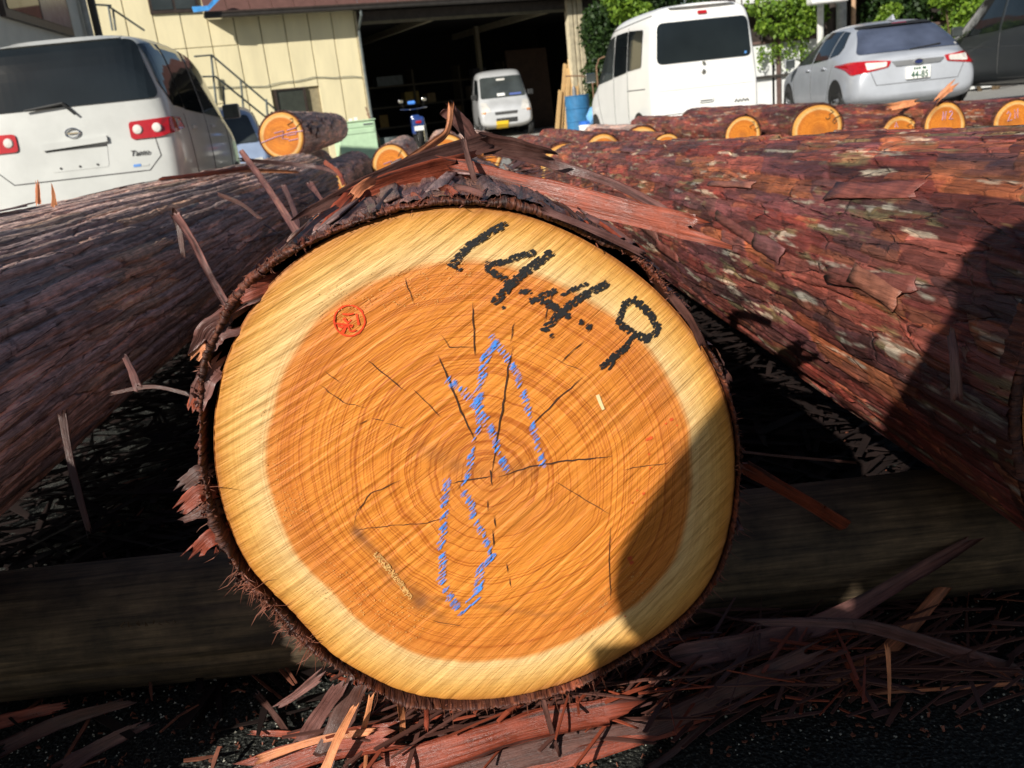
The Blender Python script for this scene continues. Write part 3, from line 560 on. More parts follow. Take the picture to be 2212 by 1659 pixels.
L_.append(small_log(1440, 322, 34, 6.0, 2.6, 'small log with a tiny orange sliver showing below the white van', seed=10, sty='red'))
L_.append(small_log(1390, 322, 50, 7.2, 2.2, 'dark rounded log rising behind the row at the white van rear wheel', seed=12))
L_.append(small_log(1606, 294, 43, 5.8, 3.0, 'small log with low orange half disc leftmost in the row before the white van', seed=13, sty='red', chalk=mark36('22')))
L_.append(small_log(1765, 283, 60, 5.5, 2.7, 'largest orange log end in the row below the silver blue hatchback', seed=14, sty='red', chalk=mark36('36')))
L_.append(small_log(1945, 292, 44, 5.6, 2.0, 'smallest log end sitting low between two bigger ones behind the red log', seed=15, sty='red', chalk=mark36('28')+[('violet_chalk_mark', M_FCHALK, [([(-.3,.4),(-.25,.65),(-.15,.4)], .02)])]))
L_.append(small_log(2042, 271, 50, 5.5, 1.7, 'log end with violet chalk letters and pale rim, second from the right', seed=16, sty='red', chalk=[('violet_chalk_mark', M_FCHALK, digits('N2', -.15, .25, .35, .022, 0))]))
L_.append(small_log(2190, 265, 49, 5.3, 1.5, 'log end cut by the right edge of the picture, with pale chalk letters', seed=17, sty='red', chalk=[('violet_chalk_mark', M_FCHALK, digits('2N', -.3, .1, .4, .022, .2))]))
# the long log lying across behind the row
TP = Vector((4.9, 4.6, .30)); TQ = Vector((1.25, 10.6, .30)); td = TQ-TP
TL = Log(TP, math.atan2(td.x, td.y), td.length, .225, .20); root = empty('crosswise_log'); root.matrix_world = TL.M()
tag(root, 'long brown log lying crosswise behind the row of orange log ends', 'log', 'felled logs lying on the yard')
bark_mesh(TL, 300, 200, 'red', 44, root, near=1.0)
face_mesh('end_grain', lambda t: (.215*np.cos(t), .215*np.sin(t)), root, 12, 60, (0, 0), 0)
face_mesh('end_grain', lambda t: (.19*np.cos(t), .19*np.sin(t)), root, 12, 60, (0, 0), td.length, flip=True)
loose_plates(TL, 60, .3, 6.5, R_(20), R_(170), 33, root, M_PLATE_R, .1, .4, .03, .08, .006)
L_.append((TL, root))
# ------------------------------------------------------------------ peeled bearer poles under the logs
def bearer(Y, r, x0, x1, label, skew=0.0, seed=1):
    o = empty('bearer_pole', ((x0+x1)/2, Y, r)); o.rotation_euler[2] = skew; tag(o, label, 'pole', 'bearer poles under the logs')
    L = (x1-x0); nu, nv = 240, 64; u = np.linspace(-L/2, L/2, nu); t = 2*np.pi*np.arange(nv)/nv; U, T = np.meshgrid(u, t, indexing='ij'); U = U.ravel(); T = T.ravel()
    split = -.010*np.exp(-(np.angle(np.exp(1j*(T-R_(196)-.10*np.sin(U*2.1)))) / .025)**2)
    rr = r*(1+.03*vn(U*1.3, np.cos(T)*2, np.sin(T)*2, seed)) + .0016*fbm(U*5, np.cos(T)*14, np.sin(T)*14, seed+1) + split
    C = np.array([[.095, .065, .036]])*(1+.7*fbm(U*3, np.cos(T)*9, np.sin(T)*9, seed+2)[:, None]); dk = np.clip(fbm(U*7, np.cos(T)*6, np.sin(T)*6, seed+3)-.15, 0, 1)[:, None]*2.2
    C = C*(1-dk)+np.array([[.035, .022, .015]])*dk
    quads('peeled_pole', np.c_[U, rr*np.cos(T), rr*np.sin(T)], grid_faces(nu, nv), M_POLE, o, attrs={'Col': C, 'uvw': np.c_[U, T*r, U*0]})
    for s_ in (-1, 1): mk('pole_end', [(s_*L/2*.999, r*.97*math.cos(a), r*.97*math.sin(a)) for a in [2*math.pi*i/32 for i in range(32)]], [tuple(range(32))[::s_]], M_WOOD_SIDE, o)
    return o
b1 = bearer(1.29, .105, -2.6, 3.2, 'weathered peeled pole with a long split, lying crosswise under the front logs')
b2 = bearer(4.35, .105, -2.6, 3.2, 'second bearer pole under the far ends of the front logs', seed=5)
b3 = bearer(6.9, .10, -3.0, -.4, 'bearer pole under the left rear logs', seed=7); b4 = bearer(6.3, .10, .2, 3.9, 'bearer pole under the row of rear logs', seed=9)
# pencil scribble on the front pole
mb = MB(); rd = random.Random(4)
for k in range(8):
    c = at_Y(265+k*16, 1350-k*1.2, 1.185); a = [c+Vector((rd.uniform(-.004, .004), 0, rd.uniform(-.006, .006))) for _ in range(4)]
    mb.tube(a, .0009, 4)
sc_ = mb.build('pencil_scribble', M_FINK, None); sc_.parent = b1; sc_.matrix_parent_inverse = Matrix.Translation((.3, 1.29, .105)).inverted(); tag(sc_, kind='stuff')
# ------------------------------------------------------------------ bark strips
def strip(pts, w, t, mat_, name='bark_strip', seed=0, taper=(1, 1), parent=None, m=7):
    """flat torn ribbon: sharp edges, a lengthwise fold, ends split into fibre tongues"""
    rd = random.Random(seed*7+1); P = [Vector(p) for p in pts]; Q = []
    for i in range(len(P)-1):
        p0, p1, p2, p3 = P[max(i-1, 0)], P[i], P[i+1], P[min(i+2, len(P)-1)]
        for k in range(6):
            s_ = k/6; Q.append(.5*((2*p1)+(p2-p0)*s_+(2*p0-5*p1+4*p2-p3)*s_*s_+(3*p1-p0-3*p2+p3)*s_**3))
    Q.append(P[-1]); n = len(Q); tw = rd.uniform(-.45, .45); ph = rd.uniform(0, 9); fold = rd.uniform(.12, .3)*rd.choice((-1, 1)); fc = rd.uniform(-.3, .4)
    e0 = [rd.uniform(-.9, .5)*w for _ in range(m)]; e1 = [rd.uniform(-.5, 1.3)*w for _ in range(m)]; ed = [[rd.uniform(-.05, .05) for _ in range(n)] for _ in (0, 1)]
    top = []; bot = []; uv = []; acc = 0
    for i, q in enumerate(Q):
        d = (Q[min(i+1, n-1)]-Q[max(i-1, 0)]).normalized(); view = (CAM-q).normalized(); f = i/(n-1); sd_ = d.cross(view).normalized(); nn = sd_.cross(d).normalized()
        a = tw*math.sin(f*3+ph); sd_, nn = sd_*math.cos(a)+nn*math.sin(a), nn*math.cos(a)-sd_*math.sin(a)
        ww = w*.5*(taper[0]*(1-f)+taper[1]*f)*(1+.06*math.sin(i*.9+ph)); acc += (Q[i]-Q[i-1]).length if i else 0
        for j in range(m):
            e = -1+2*j/(m-1); e2 = e*(1+(ed[0][i] if j == 0 else ed[1][i] if j == m-1 else 0)); o = d*(e0[j] if i == 0 else e1[j] if i == n-1 else 0)
            h = fold*w*(abs(e-fc)*.5)+.012*w*math.sin(j*2.1+i*.7+ph); p = q+sd_*ww*e2+nn*h+o; top.append(p); bot.append(p-nn*t*(.35+.2*math.sin(j*1.7))); uv.append((acc+seed, e*w*.5+seed*.1, 0))
    N = n*m; fs = []
    for i in range(n-1):
        for j in range(m-1): a = i*m+j; fs += [(a, a+1, a+m+1, a+m), (a+N, a+m+N, a+m+1+N, a+1+N)]
        for j in (0, m-1): a = i*m+j; fs.append((a, a+m, a+m+N, a+N))
    for i in (0, n-1):
        for j in range(m-1): a = i*m+j; fs.append((a, a+1, a+1+N, a+N))
    return quads(name, [tuple(v) for v in top+bot], fs, mat_, parent, smooth=False, attrs={'uvw': uv+uv})
def PX(spec): return [at_Y(x, y, Y) for x, y, Y in spec]
UPV = Vector((0, -.45, .9))
S_ = [ # points (x, y, distance), width m, thickness m, material, label
 ([(966,236,1.35),(1002,272,1.36),(1044,312,1.37),(1194,354,1.42),(1334,400,1.36),(1467,472,1.25)], .013, .003, M_STRIP_P, 'long thin purple brown strip running from the peak down across the red log', (1.9, .8)),
 ([(974,232,1.34),(966,285,1.33),(925,318,1.30),(868,360,1.25)], .012, .003, M_STRIP_O, 'thin orange brown splinter leaning up to the peak above the numbered log', (.7, 1.2)),
 ([(1002,302,1.2),(1012,345,1.18),(1027,396,1.15)], .008, .003, M_STRIP_D, 'short dark stick standing upright above the middle of the numbered log', (1, .9)),
 ([(655,465,1.12),(793,395,1.18),(920,345,1.25),(1052,306,1.32)], .020, .005, M_STRIP_D, 'dark bark slab running up to the right on top of the numbered log', (.6, 1.5)),
 ([(1052,310,1.32),(1110,318,1.34),(1165,330,1.36)], .026, .006, M_STRIP_D, 'splintered dark bark lump under the peak of strips', (1.2, .7)),
 ([(762,424,1.14),(860,385,1.18),(990,354,1.24)], .028, .005, M_STRIP_R, 'rust red bark slab leaning left on top of the numbered log', (.8, 1)),
 ([(704,505,1.07),(735,455,1.10),(765,420,1.13)], .022, .004, M_STRIP_R, 'short bent rust red slab end at the upper left rim of the numbered log', (1, 1)),
 ([(764,424,1.12),(780,405,1.13),(798,394,1.14)], .013, .004, M_STRIP_O, 'pale orange broken tip of the bent slab at the upper left rim', (1, 1)),
 ([(965,368,1.2),(1120,400,1.19),(1346,456,1.13),(1512,495,1.07)], .038, .006, M_STRIP_R, 'widest rust red bark slab leaning to the right towards the red log', (.9, .8)),
 ([(697,505,1.2),(688,482,1.22),(680,462,1.24)], .012, .003, M_STRIP_O, 'small orange splinter standing behind the upper left rim', (1, .6)),
 ([(377,461,1.5),(417,523,1.45),(461,610,1.40),(509,690,1.35)], .014, .003, M_STRIP_P, 'long strip hanging down between the left log and the numbered log', (1, .8)),
 ([(377,460,1.5),(385,485,1.5),(394,545,1.48)], .016, .003, M_STRIP_D, 'short dark flap hanging beside the long strip on the left log', (1, .5)),
 ([(520,325,2.2),(592,426,1.9),(658,528,1.6)], .016, .003, M_STRIP_P, 'longest thin strip leaning across the far part of the left log', (.8, 1)),
 ([(612,400,2.3),(640,470,2.1),(640,520,2.0)], .016, .003, M_STRIP_P, 'grey strip hanging steeply near the far end of the left log', (1, .6)),
 ([(668,395,2.4),(690,430,2.3),(706,470,2.2)], .02, .003, M_STRIP_P, 'grey strip lying behind the upper left rim of the numbered log', (1, .7)),
 ([(1614,1014,1.1),(1800,1120,1.2),(1966,1226,1.25)], .020, .005, M_STRIP_R, 'reddish strip slanting down right from the rim, in deep shade', (1, 1)),
 ([(1469,1422,1.05),(1763,1352,1.1),(1966,1244,1.15),(2122,1153,1.2)], .024, .006, M_STRIP_P, 'long pale bark strip rising to the right in the shade', (1.5, .6)),
 ([(1628,1343,1.0),(1831,1348,1.0),(1966,1379,1.02),(2200,1458,1.05)], .022, .005, M_STRIP_P, 'long strip curving down to the right across the dark ground', (.4, 1.2)),
 ([(1799,1470,1.05),(1921,1402,1.1),(2045,1262,1.2)], .022, .005, M_STRIP_O, 'tan strip crossing under the others in the lower right shade', (1, .9)),
 ([(1917,1397,1.0),(1921,1460,.99),(1921,1520,.98)], .007, .003, M_STRIP_O, 'thin upright splinter in the lower right shade', (1, .5)),
 ([(2054,716,.98),(2062,780,.96),(2066,856,.95)], .011, .003, M_STRIP_P, 'strip hanging straight down from the front of the red log', (.8, 1.2)),
 ([(2080,745,.98),(2100,790,.97),(2124,830,.96)], .010, .003, M_STRIP_P, 'strip hanging aslant beside the straight one on the red log', (.8, 1)),
 ([(1925,1110,1.25),(1938,1180,1.25),(1932,1250,1.24)], .018, .004, M_STRIP_P, 'grey strip hanging in front of the bearer pole on the right', (.5, 1)),
 ([(1470,800,1.3),(1490,950,1.3),(1850,1000,1.3)], .004, .002, M_STRIP_D, 'thin twig behind the right rim of the numbered log', (1, 1)),
 ([(2110,1180,1.2),(2160,1175,1.2),(2215,1170,1.2)], .006, .002, M_STRIP_O, 'thin straw at the right edge of the picture', (1, 1)),
 ([(1860,1500,1.02),(2010,1490,1.02),(2190,1477,1.02)], .006, .003, M_STRIP_O, 'thin level straw on the ground at the lower right', (.6, 1)),
 ([(268,770,1.25),(282,800,1.2),(295,830,1.18)], .013, .003, M_STRIP_P, 'small pale flake hanging low on the left log', (.6, 1)),
 ([(135,900,1.2),(155,1010,1.16),(190,1140,1.12)], .013, .003, M_STRIP_D, 'brown strip hanging down into the dark at the left', (1, .6)),
 ([(83,438,1.55),(82,420,1.55),(81,400,1.55)], .008, .004, M_STRIP_O, 'pale upright splinter at the far left on top of the left log', (1.1, .8)),
 ([(117,446,1.5),(116,425,1.5),(113,404,1.5)], .007, .004, M_STRIP_O, 'pale pointed splinter standing right of the one at the far left', (1.4, .4)),
 ([(440,376,3.6),(530,368,3.8),(640,372,4.0)], .022, .004, M_STRIP_O, 'long bright orange strip lying along the top of the left log', (1, .5)),
 ([(350,386,3.2),(430,378,3.4),(540,362,3.7)], .02, .004, M_STRIP_R, 'rust strip lying along the top of the left log before the wagon', (.7, 1)),
 ([(520,345,4.2),(600,352,4.3),(690,362,4.3),(740,380,4.0)], .02, .004, M_STRIP_P, 'grey brown strip draped over the far end of the left log', (1, .8)),
 ([(700,350,4.2),(730,372,3.9),(742,400,3.7)], .022, .004, M_STRIP_R, 'curved rust strip hanging at the far end of the left log', (1, .6)),
 ([(470,420,3.0),(520,440,2.8),(560,470,2.6)], .014, .003, M_STRIP_D, 'dark strip lying slantwise across the middle of the left log', (1, .8)),
 ([(2028,212,5.6),(2040,200,5.6),(2055,188,5.6)], .05, .02, M_STRIP_O, 'orange brown shard sticking up from the crosswise log below the hatchback', (.6, 1)),
 ([(1924,231,5.9),(1950,226,5.9),(1980,222,5.9)], .045, .02, M_STRIP_O, 'pale peeled patch of wood on top of the crosswise log', (1, 1)),
 ([(240,850,1.3),(330,835,1.28),(420,855,1.26)], .006, .002, M_STRIP_D, 'thin bowed strip bridging the dark gap on the left', (1, 1))]
for i, (p, w, t, m_, lab, tp) in enumerate(S_):
    tag(strip(PX(p), w, t, m_, seed=i+1, taper=tp), lab, 'bark strip', 'loose bark strips round the logs')
# bark littered under the front log
G_ = [
 ([(540,1668,.03),(690,1620,.05),(836,1592,.08)], .045, .006, M_STRIP_R, 'broad rust red slab lying on the asphalt at the bottom left', (1, .9)),
 ([(560,1640,.06),(680,1600,.07),(800,1580,.09)], .012, .004, M_STRIP_O, 'narrow orange strip on the rust red slab at the bottom', (1, .9)),
 ([(700,1672,.06),(728,1600,.10),(762,1532,.15)], .014, .005, M_STRIP_O, 'pale orange stick pointing up to the lower rim of the numbered log', (1.2, .6)),
 ([(648,1610,.04),(690,1545,.09),(733,1484,.15)], .026, .005, M_STRIP_P, 'pinkish slab leaning on the lower left rim', (1, .8)),
 ([(700,1640,.05),(735,1560,.09),(765,1490,.14)], .036, .006, M_STRIP_D, 'dark wide slab leaning under the lower left rim', (1, 1)),
 ([(774,1608,.06),(790,1560,.1),(802,1505,.14)], .009, .004, M_STRIP_O, 'thin brown stick under the lower rim', (1, .8)),
 ([(788,1665,.05),(790,1620,.06),(788,1580,.08)], .006, .003, M_STRIP_O, 'thin upright splinter at the bottom edge', (1, .7)),
 ([(820,1665,.04),(1000,1615,.06),(1163,1565,.07),(1330,1535,.07)], .046, .008, M_STRIP_R, 'long red brown bark slab lying under the numbered log', (1, .9)),
 ([(960,1680,.03),(1180,1618,.04),(1400,1570,.04),(1560,1500,.06),(1763,1406,.1)], .040, .008, M_STRIP_D, 'long grey brown bark slab running up right along the ground', (1, .7)),
 ([(1100,1672,.02),(1300,1618,.03),(1505,1560,.03)], .030, .006, M_STRIP_R, 'crimson bark strip on the ground below the long slab', (1, .6)),
 ([(546,1583,.02),(600,1585,.02),(655,1589,.03)], .013, .004, M_STRIP_R, 'wet red sliver on the sunlit asphalt', (.6, 1)),
 ([(600,1526,.03),(640,1500,.05),(688,1462,.08)], .018, .004, M_STRIP_P, 'brown wedge leaning from the sunlit asphalt to the rim', (.5, 1)),
 ([(1171,1504,.12),(1186,1560,.08),(1204,1622,.04)], .009, .003, M_STRIP_D, 'dark stick slanting under the lower rim at the middle', (1, .7)),
 ([(862,1508,.14),(868,1545,.1),(870,1580,.07)], .012, .004, M_STRIP_O, 'torn brown splinter hanging from the lower rim', (1, .8)),
 ([(920,1512,.14),(922,1550,.1),(921,1575,.08)], .010, .004, M_STRIP_R, 'torn rust splinter hanging beside the brown one', (1, .8)),
 ([(0,1620,.02),(130,1560,.03),(260,1520,.05)], .03, .005, M_STRIP_D, 'dark bark slab in the lower left corner', (1, .6)),
 ([(130,1665,.02),(200,1620,.02),(300,1570,.04)], .03, .005, M_STRIP_P, 'grey bark slab lying at the lower left', (1, .6)),
 ([(0,1560,.04),(70,1540,.04),(120,1530,.05)], .024, .005, M_STRIP_R, 'short bark piece at the left edge above the corner slab', (1, .7)),
 ([(555,1500,.02),(590,1540,.02),(625,1590,.015)], .012, .003, M_STRIP_D, 'dark sliver on the asphalt left of the leaning slabs', (1, .8)),
 ([(1320,1580,.02),(1360,1590,.02),(1380,1600,.02)], .010, .003, M_STRIP_O, 'small orange chip on the ground beyond the slab end', (1, .8)),
 ([(1400,1662,.015),(1460,1620,.015),(1520,1560,.02)], .012, .004, M_STRIP_D, 'dark stick on the dim asphalt right of the slabs', (1, .8))]
for i, (p, w, t, m_, lab, tp) in enumerate(G_):
    tag(strip([at_H(x, y, h) for x, y, h in p], w*.85, t*.8, m_, seed=i+60, taper=tp), lab, 'bark piece', 'bark pieces littering the ground')
def litter(name, n, area, seed, mat_, lmin, lmax, w, hfun, spread=1.2):
    rd = random.Random(seed); mb = MB()
    for k in range(n):
        x0, x1, y0, y1 = area; x = rd.uniform(x0, x1); y = rd.uniform(y0, y1); L = rd.uniform(lmin, lmax); a = rd.gauss(.35, spread); ww = w*rd.uniform(.3, 1.3)
        z = hfun(x, y, rd); d = Vector((math.cos(a), math.sin(a), rd.gauss(0, .12))).normalized()*L*.5; s_ = Vector((-math.sin(a), math.cos(a), rd.gauss(0, .12))).normalized()*ww*.5; c = Vector((x, y, z)); t = Vector((0, 0, .002)); b = Vector((0, 0, rd.uniform(-.003, .005)))
        vs = [c-d-s_*.6, c-s_+b, c+d-s_*.3, c+d*1.05+s_*.5, c+s_+b, c-d+s_]; vs += [v-t for v in vs]
        mb.add(vs, ((0,1,4,5),(1,2,3,4),(6,11,10,7),(7,10,9,8),(0,6,7,1),(1,7,8,2),(2,8,9,3),(3,9,10,4),(4,10,11,5),(5,11,6,0)))
    o = mb.build(name, mat_, None); tag(o, kind='stuff'); return o
fl = lambda x, y, rd: .006+.035*abs(rd.gauss(0, .5))
litter('bark_litter', 700, (-1.0, 1.6, 1.02, 2.6), 1, M_FIBRE, .01, .12, .006, fl)
litter('bark_litter', 200, (-.25, .75, .98, 1.3), 2, M_STRIP_P, .03, .16, .008, lambda x, y, rd: .01+.05*rd.random(), .5)
M_LD = mat('shade_dark_bark', (.013, .007, .006), .85, var=.5, scale=20, Specular_IOR_Level=.2)  # near black: the deep shade between the logs is put into this colour
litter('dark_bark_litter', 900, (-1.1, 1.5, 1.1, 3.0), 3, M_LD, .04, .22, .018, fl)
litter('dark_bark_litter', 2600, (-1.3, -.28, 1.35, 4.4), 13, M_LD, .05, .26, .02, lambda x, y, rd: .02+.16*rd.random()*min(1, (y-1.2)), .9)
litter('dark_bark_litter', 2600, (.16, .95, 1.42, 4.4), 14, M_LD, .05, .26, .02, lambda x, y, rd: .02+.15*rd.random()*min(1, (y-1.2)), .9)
litter('bark_crumbs', 2500, (-1.3, 1.3, .95, 2.0), 4, M_FIBRE, .002, .010, .004, lambda x, y, rd: .003)
# ragged splinters of bark standing proud round the sawn rim
rd = random.Random(17); sp = []
for k in range(80):
    cw = rd.choice((rd.uniform(290, 410), rd.uniform(225, 300), rd.uniform(0, 360))); t = math.radians(90-cw); r = float(Rin(t))*.35+float(Rout(t))*.65+rd.uniform(-.002, .006); L = rd.uniform(.05, .22); f0 = -rd.uniform(.0, .010); sl = rd.uniform(-.15, .35)
    a1 = t+rd.uniform(-.10, .10); pts = [(r*math.cos(t), f0, r*math.sin(t)), ((r+.002)*math.cos((t+a1)/2), L*.5, (r+.002)*math.sin((t+a1)/2)), ((r+sl*.02)*math.cos(a1), L, (r+sl*.02)*math.sin(a1))]
    o = strip([tuple(MAIN.M() @ Vector(p)) for p in pts], rd.uniform(.003, .009), rd.uniform(.001, .002), rd.choice((M_STRIP_D, M_STRIP_R, M_STRIP_D, M_STRIP_R, M_STRIP_P)), name='bark_splinter', seed=300+k, m=5); sp.append(o)
SPL = sp
# rubbish of bark on and between the rear logs
litter('bark_shreds', 240, (-1.5, -.8, 2.8, 5.4), 5, M_STRIP_P, .05, .2, .018, lambda x, y, rd: .66-1.6*abs(x+1.2)**2-.03*(y-3)+.02*rd.random(), .8)
litter('bark_shreds', 170, (.3, .85, 3.2, 5.3), 6, M_STRIP_D, .04, .16, .012, lambda x, y, rd: .635-1.9*abs(x-.62)**2-.03*(y-3)+.012*rd.random(), .9)
litter('bark_shreds', 160, (-.45, .25, 2.4, 4.5), 7, M_STRIP_D, .05, .2, .02, lambda x, y, rd: .68-.9*(x+.1)**2-.02*(y-2.4), .9)
litter('bark_tangle', 240, (-.30, .62, .97, 1.16), 21, M_STRIP_D, .04, .2, .006, lambda x, y, rd: .02+.09*rd.random()*(1-abs(x-.1)), .45)
litter('bark_tangle', 120, (-.28, .45, .96, 1.14), 22, M_STRIP_R, .03, .15, .005, lambda x, y, rd: .02+.09*rd.random()*(1-abs(x-.1)), .7)
for k_, (lg_, o_) in enumerate(L_[:6]): loose_plates(lg_, 46 if k_ == 0 else 14, .05, lg_.L*.8, R_(-10), R_(190), 60+k_, o_, M_PLATE_G if k_ % 2 == 0 else M_PLATE_R, .1, .4, .015, .05, .010)
# stones in the asphalt that catch the sun
rd = random.Random(8); mb = MB()
for k in range(3500):
    x = rd.uniform(-1.1, 1.0); y = rd.uniform(.95, 1.7); r = rd.uniform(.0008, .0026)
    q = Vector((x, y, r*.5)); mb.add([q+Vector((r, 0, 0)), q+Vector((-r*.5, r*.9, 0)), q+Vector((-r*.6, -r*.8, 0)), q+Vector((0, 0, r*.9)), q+Vector((0, 0, -r))], ((0,1,3),(1,2,3),(2,0,3),(1,0,4),(2,1,4),(0,2,4)))
tag(mb.build('asphalt_grit', mat('pale_grit', (.35, .34, .28), .3, var=.6, scale=90)), kind='stuff')
# torn flaps on the left rim of the numbered log
for i, (p, w, m_) in enumerate([([(512,648),(545,632),(585,618)], .022, M_STRIP_R), ([(445,735),(462,712),(508,690)], .030, M_STRIP_P), ([(425,760),(440,742),(455,738)], .014, M_STRIP_O), ([(430,860),(445,820),(470,790)], .022, M_STRIP_P), ([(418,880),(424,855),(440,835)], .014, M_STRIP_R),       ([(395,1050),(425,1025),(455,1010)], .018, M_STRIP_D), ([(400,1090),(430,1065),(460,1055)], .020, M_STRIP_R), ([(405,1110),(440,1100),(470,1095)], .018, M_STRIP_D), ([(425,1190),(450,1165),(480,1150)], .018, M_STRIP_R), ([(1180,455),(1290,500),(1388,548)], .007, M_STRIP_P), ([(1450,640),(1490,690),(1518,745)], .008, M_STRIP_D)]):
    strip([at_Y(x, y, .855+.01*(k == 2)) for k, (x, y) in enumerate(p)], w, .004, m_, name='bark_flap', seed=90+i, parent=None, taper=(.9, 1)).name = 'bark_flap'
fl_ = [o for o in COL.objects if o.name.startswith('bark_flap')]
MROOT = [o for o in COL.objects if o.name == 'cut_log'][0]
for o in fl_+SPL: o.parent = MROOT; o.matrix_parent_inverse = MI
# ------------------------------------------------------------------ the photographer, standing behind the camera (casts the shade on the lower right)
def skin_body(name, J, E, mat_, parent=None, sub=2, rootv=0):
    me = bpy.data.meshes.new(name); me.from_pydata([j[:3] for j in J], E, []); o = link(name, me, None)
    o.modifiers.new('skin', 'SKIN'); sv = me.skin_vertices[0].data
    for i, j in enumerate(J): sv[i].radius = (j[3], j[4] if len(j) > 4 else j[3]); sv[i].use_root = (i == rootv)
    m = o.modifiers.new('sub', 'SUBSURF'); m.levels = m.render_levels = sub
    dg = bpy.context.evaluated_depsgraph_get(); me2 = bpy.data.meshes.new_from_object(o.evaluated_get(dg)); bpy.data.objects.remove(o)
    me2.polygons.foreach_set('use_smooth', [True]*len(me2.polygons)); me2.materials.clear(); return link(name, me2, mat_, parent)
M_SKIN = mat('skin', (.45, .26, .18), .5, var=.08); M_JACKET = mat('navy_jacket', (.03, .04, .07), .8, var=.3); M_TROUS = mat('grey_trousers', (.06, .06, .065), .85, var=.3); M_HAIR = mat('black_hair', (.012, .01, .009), .6)
def photographer(px, py, top):
    pr = empty('person', (px, py, 0));  tag(pr, 'person in a navy jacket and grey trousers holding a compact camera low', 'person')
    hz = top-.12; sh = top-.20
    cx, cy, cz = -px, -py-.07, .845      # where the camera is held, seen from the feet
    J = [(0,0,.72,.25,.15),(0,.0,1.02,.285,.14),(0,.03,sh-.07,.26,.13),(0,.05,sh+.06,.06,.06),(0,.08,hz,.085,.10),(0,.09,hz+.06,.085,.095),  # torso and coat widened to fill out the shadow they cast
         (-.27,.02,sh-.0,.085,.08),(-.42,.06,sh-.27,.075,.07),(cx-.10,cy-.04,cz-.01,.035,.035),
         (.25,.02,sh-.0,.08,.075),(.38,.08,sh-.26,.06,.055),(cx+.10,cy-.04,cz-.01,.035,.035)]
    body = skin_body('body', J, [(0,1),(1,2),(2,3),(3,4),(4,5),(2,6),(6,7),(7,8),(2,9),(9,10),(10,11)], M_JACKET, pr)
    skin_body('trousers', [(0,0,.95,.155,.115),(-.10,0,.82,.09,.095),(-.12,.03,.48,.062,.065),(-.13,-.01,.10,.045,.05),(.10,0,.82,.09,.095),(.13,.04,.48,.062,.065),(.15,0,.10,.045,.05)], [(0,1),(1,2),(2,3),(0,4),(4,5),(5,6)], M_TROUS, pr)
    for s_ in (-1, 1):
        skin_body('shoe', [(s_*.14,-.06,.05,.045,.045),(s_*.145,.06,.045,.045,.04),(s_*.15,.17,.035,.04,.03)], [(0,1),(1,2)], M_HAIR, pr)
        hx = cx+s_*.095
        hd = skin_body('hand', [(hx,cy-.07,cz,.026,.018),(hx-s_*.01,cy-.02,cz+.005,.032,.016),(hx-s_*.02,cy+.01,cz+.01,.028,.013)], [(0,1),(1,2)], M_SKIN, pr)
        for k in range(4):
            z = cz+.03-k*.017; L = (.9, 1, .95, .8)[k]
            skin_body('finger', [(hx-s_*.018,cy+.0,z,.009),(hx-s_*.022,cy+.028*L,z,.0085),(hx-s_*.040,cy+.040*L,z,.008),(hx-s_*.055,cy+.036*L,z,.007)], [(0,1),(1,2),(2,3)], M_SKIN, hd, 1)
        skin_body('thumb', [(hx-s_*.01,cy-.045,cz-.01,.011),(hx-s_*.025,cy-.030,cz+.01,.010),(hx-s_*.045,cy-.022,cz+.018,.008)], [(0,1),(1,2)], M_SKIN, hd, 1)
    hb = skin_body('head', [(0,.085,hz-.10,.05,.055),(0,.11,hz-.02,.072,.085),(0,.09,hz+.05,.082,.098),(0,.08,hz+.085,.06,.07)], [(0,1),(1,2),(2,3)], M_SKIN, pr)
    skin_body('hair', [(0,.05,hz+.0,.07,.08),(0,.07,hz+.07,.088,.105),(0,.09,hz+.11,.06,.07)], [(0,1),(1,2)], M_HAIR, pr)
    for s_ in (-1, 1):
        MB().add(*lathe([(0,0),(.011,.002),(.012,.008),(0,.012)], 10, 'Y')).build('eye', M_WPLATE, hb).location = (s_*.03, .195, hz+.0)
        MB().box((-.006,-.01,-.03), (.006,.02,.025)).build('ear', M_SKIN, hb, bevel=.004).location = (s_*.085, .09, hz)
    MB().add([(-.012,.185,hz-.05),(.012,.185,hz-.05),(0,.225,hz-.045),(0,.19,hz+.01)], ((0,1,2),(1,3,2),(3,0,2),(0,3,1))).build('nose', M_SKIN, hb)
    MB().box((-.022,.183,hz-.078), (.022,.196,hz-.070)).build('mouth', M_REDLENS, hb)
photographer(-.17, -.30, 1.53)
bag = empty('shadow_bag', (-.17-.335, -.34, .56)); tag(bag, 'added unseen bag at the photographer left hip, filling out the cast shadow', 'bag')  # bag added out of view to fill gaps in the cast shadow
MB().box((-.17, -.07, 0), (.17, .07, .50)).build('shadow_bag_body', M_JACKET, bag, bevel=.03); MB().box((-.175, .071, .22), (.175, .085, .50)).build('shadow_bag_flap', M_BLACK, bag, bevel=.01); MB().tube([(-.15, 0, .48), (.0, .05, .72), (.24, .07, .78)], .014, 6).build('strap', M_BLACK, bag)
cc = empty('compact_camera', (0, -.07, .85)); tag(cc, 'small black compact camera held in both hands', 'camera')
MB().box((-.05, -.02, -.03), (.05, .006, .03)).build('camera_body', M_BLACK, cc, bevel=.004)
MB().add(*lathe([(.0, .004), (.02, .004), (.02, .022), (.016, .024), (0, .018)], 20, 'Y')).build('lens', M_CHROME, cc).rotation_euler = (R_(-90), 0, 0)
